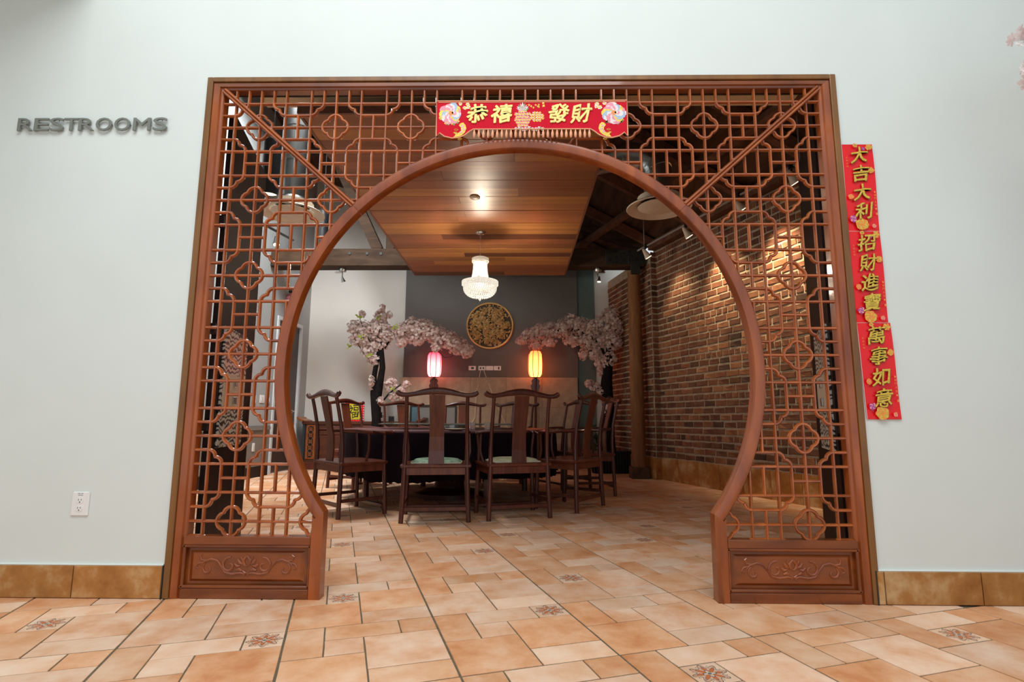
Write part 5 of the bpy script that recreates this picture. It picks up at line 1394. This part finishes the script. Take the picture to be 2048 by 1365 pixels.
for k, (c_, x) in enumerate((('恭', -.225), ('禧', -.092), ('發', .215), ('財', .338))):
    b = MB(); put_glyph(b, c_, 0, 0, .108, .104, 0, .006, .026, .14, .12, 0, 1)
    part('gold_character', b, M['gold_pale'], bn, loc=(x, YF - .0005, 2.514), label='raised gold character')
b = MB(); rr = random.Random(4)
for x, s in ((XB0 + .078, 1), (XB1 - .072, -1)):
    flower(b, x, 2.518, .062, YF - .0005, 16, (5, 1, 3, 6, 5, 1), 0, rr, 4)
    for k in range(6): petal_a = rr.uniform(3.4, 5.9); flower(b, x + .055 * cos(petal_a), 2.515 + .055 * sin(petal_a), .014, YF - .0004, 5, (3, 4, 1), 3, rr, 1)
    for dx, dz in ((.050, .060), (.090, .055), (.094, .040), (.075, .035)): flower(b, x + s * dx, 2.515 + dz, .012, YF - .0004, 6, (5, 3), 1, rr, 1)
    # fish
    F = [(0, .03), (.012, .034), (.022, .022), (.026, .004), (.020, -.016), (.006, -.03), (-.006, -.036), (-.030, -.040), (-.020, -.028), (-.028, -.014), (-.012, -.020), (.004, -.010), (.002, .008), (-.006, .020)]
    b.add([(x + s * (.052 + p[0] * 1.25), YF - .0012, 2.425 + p[1] * 1.15) for p in F][:: (1 if s > 0 else -1)], [tuple(range(len(F)))], 3)
    for q, (dx, dz) in enumerate(((.008, .016), (.014, .0), (.004, -.014))): flower(b, x + s * (.052 + dx * 1.25), 2.425 + dz * 1.1, .008, YF - .0014, 6, (1, 5), 0, rr, 1)
    for dx, dz in ((-.005, -.005), (.02, -.042), (.0, .012)):
        b.tube([(x + s * (.03 + dx) + .011 * cos(t), YF - .001, 2.41 + dz + .004 * sin(t)) for t in [i * .7 for i in range(9)]], .001, 4, mi=3)
# pineapple and ingot in the middle
PX, PZc = .02, 2.487
for i in range(6):
    for k in range(6 - (i % 2)):
        xx = PX + (k - 2.5 + (i % 2) * .5) * .0145; zz = PZc - .040 + i * .0165
        if ((xx - PX) / .044) ** 2 + ((zz - PZc) / .052) ** 2 < 1: flower(b, xx, zz, .010, YF - .0008, 5, (3, 1, 0), 5, rr, 1)
for k in range(9):
    a = pi * (.12 + .76 * k / 8); L_ = .05 - .012 * abs(k - 4) / 4; d = (cos(a), sin(a))
    b.add([(PX, YF - .0012, PZc + .045), (PX + d[0] * L_ * .5 - d[1] * .008, YF - .0014, PZc + .045 + d[1] * L_ * .5 + d[0] * .008), (PX + d[0] * L_, YF - .0012, PZc + .045 + d[1] * L_), (PX + d[0] * L_ * .5 + d[1] * .008, YF - .0014, PZc + .045 + d[1] * L_ * .5 - d[0] * .008)], [(0, 3, 2, 1)], (4, 5, 1)[k % 3])
for i in range(4):
    for k in range(5):
        xx = PX + .078 + (k - 2) * .015; zz = PZc - .012 + i * .014
        if ((xx - PX - .078) / .038) ** 2 + ((zz - PZc - .01) / .030) ** 2 < 1: flower(b, xx, zz, .010, YF - .0008, 5, (0, 3, 5), 3, rr, 1)
for k in range(9): flower(b, PX - .035 + k * .018, PZc - .060 + .004 * sin(k * 2), .011, YF - .001, 6, (4, 1, 5, 6), 3, rr, 1)
for k in range(5): flower(b, PX + .035 + .012 * k, 2.565 - .008 * (k % 3), .006, YF - .001, 4, (3,), 0, rr, 1)
for k, (c_, x, z_, s_) in enumerate((('富', .132, 2.578, .014), ('貴', .134, 2.560, .014), ('吉', .108, 2.566, .010), ('祥', .108, 2.553, .010))):
    put_glyph(b, c_, x, z_, s_, s_, YF - .0005, .001, .02, 0, 0, 3)
q_ = part('embroidery', b, PR, bn); q_['kind'] = 'stuff'
for k in range(26):
    x = XB0 + .206 + k * (XB1 - XB0 - .412) / 25
    b = MB(); b.lathe([(.002, 0), (.0045, -.004), (.004, -.009), (.0065, -.014), (.0078, -.028), (.0065, -.042), (.003, -.046)], n=8)
    part('tassel', b, M['trim_gold'], bn, True, loc=(x, YF - .001, 2.421))
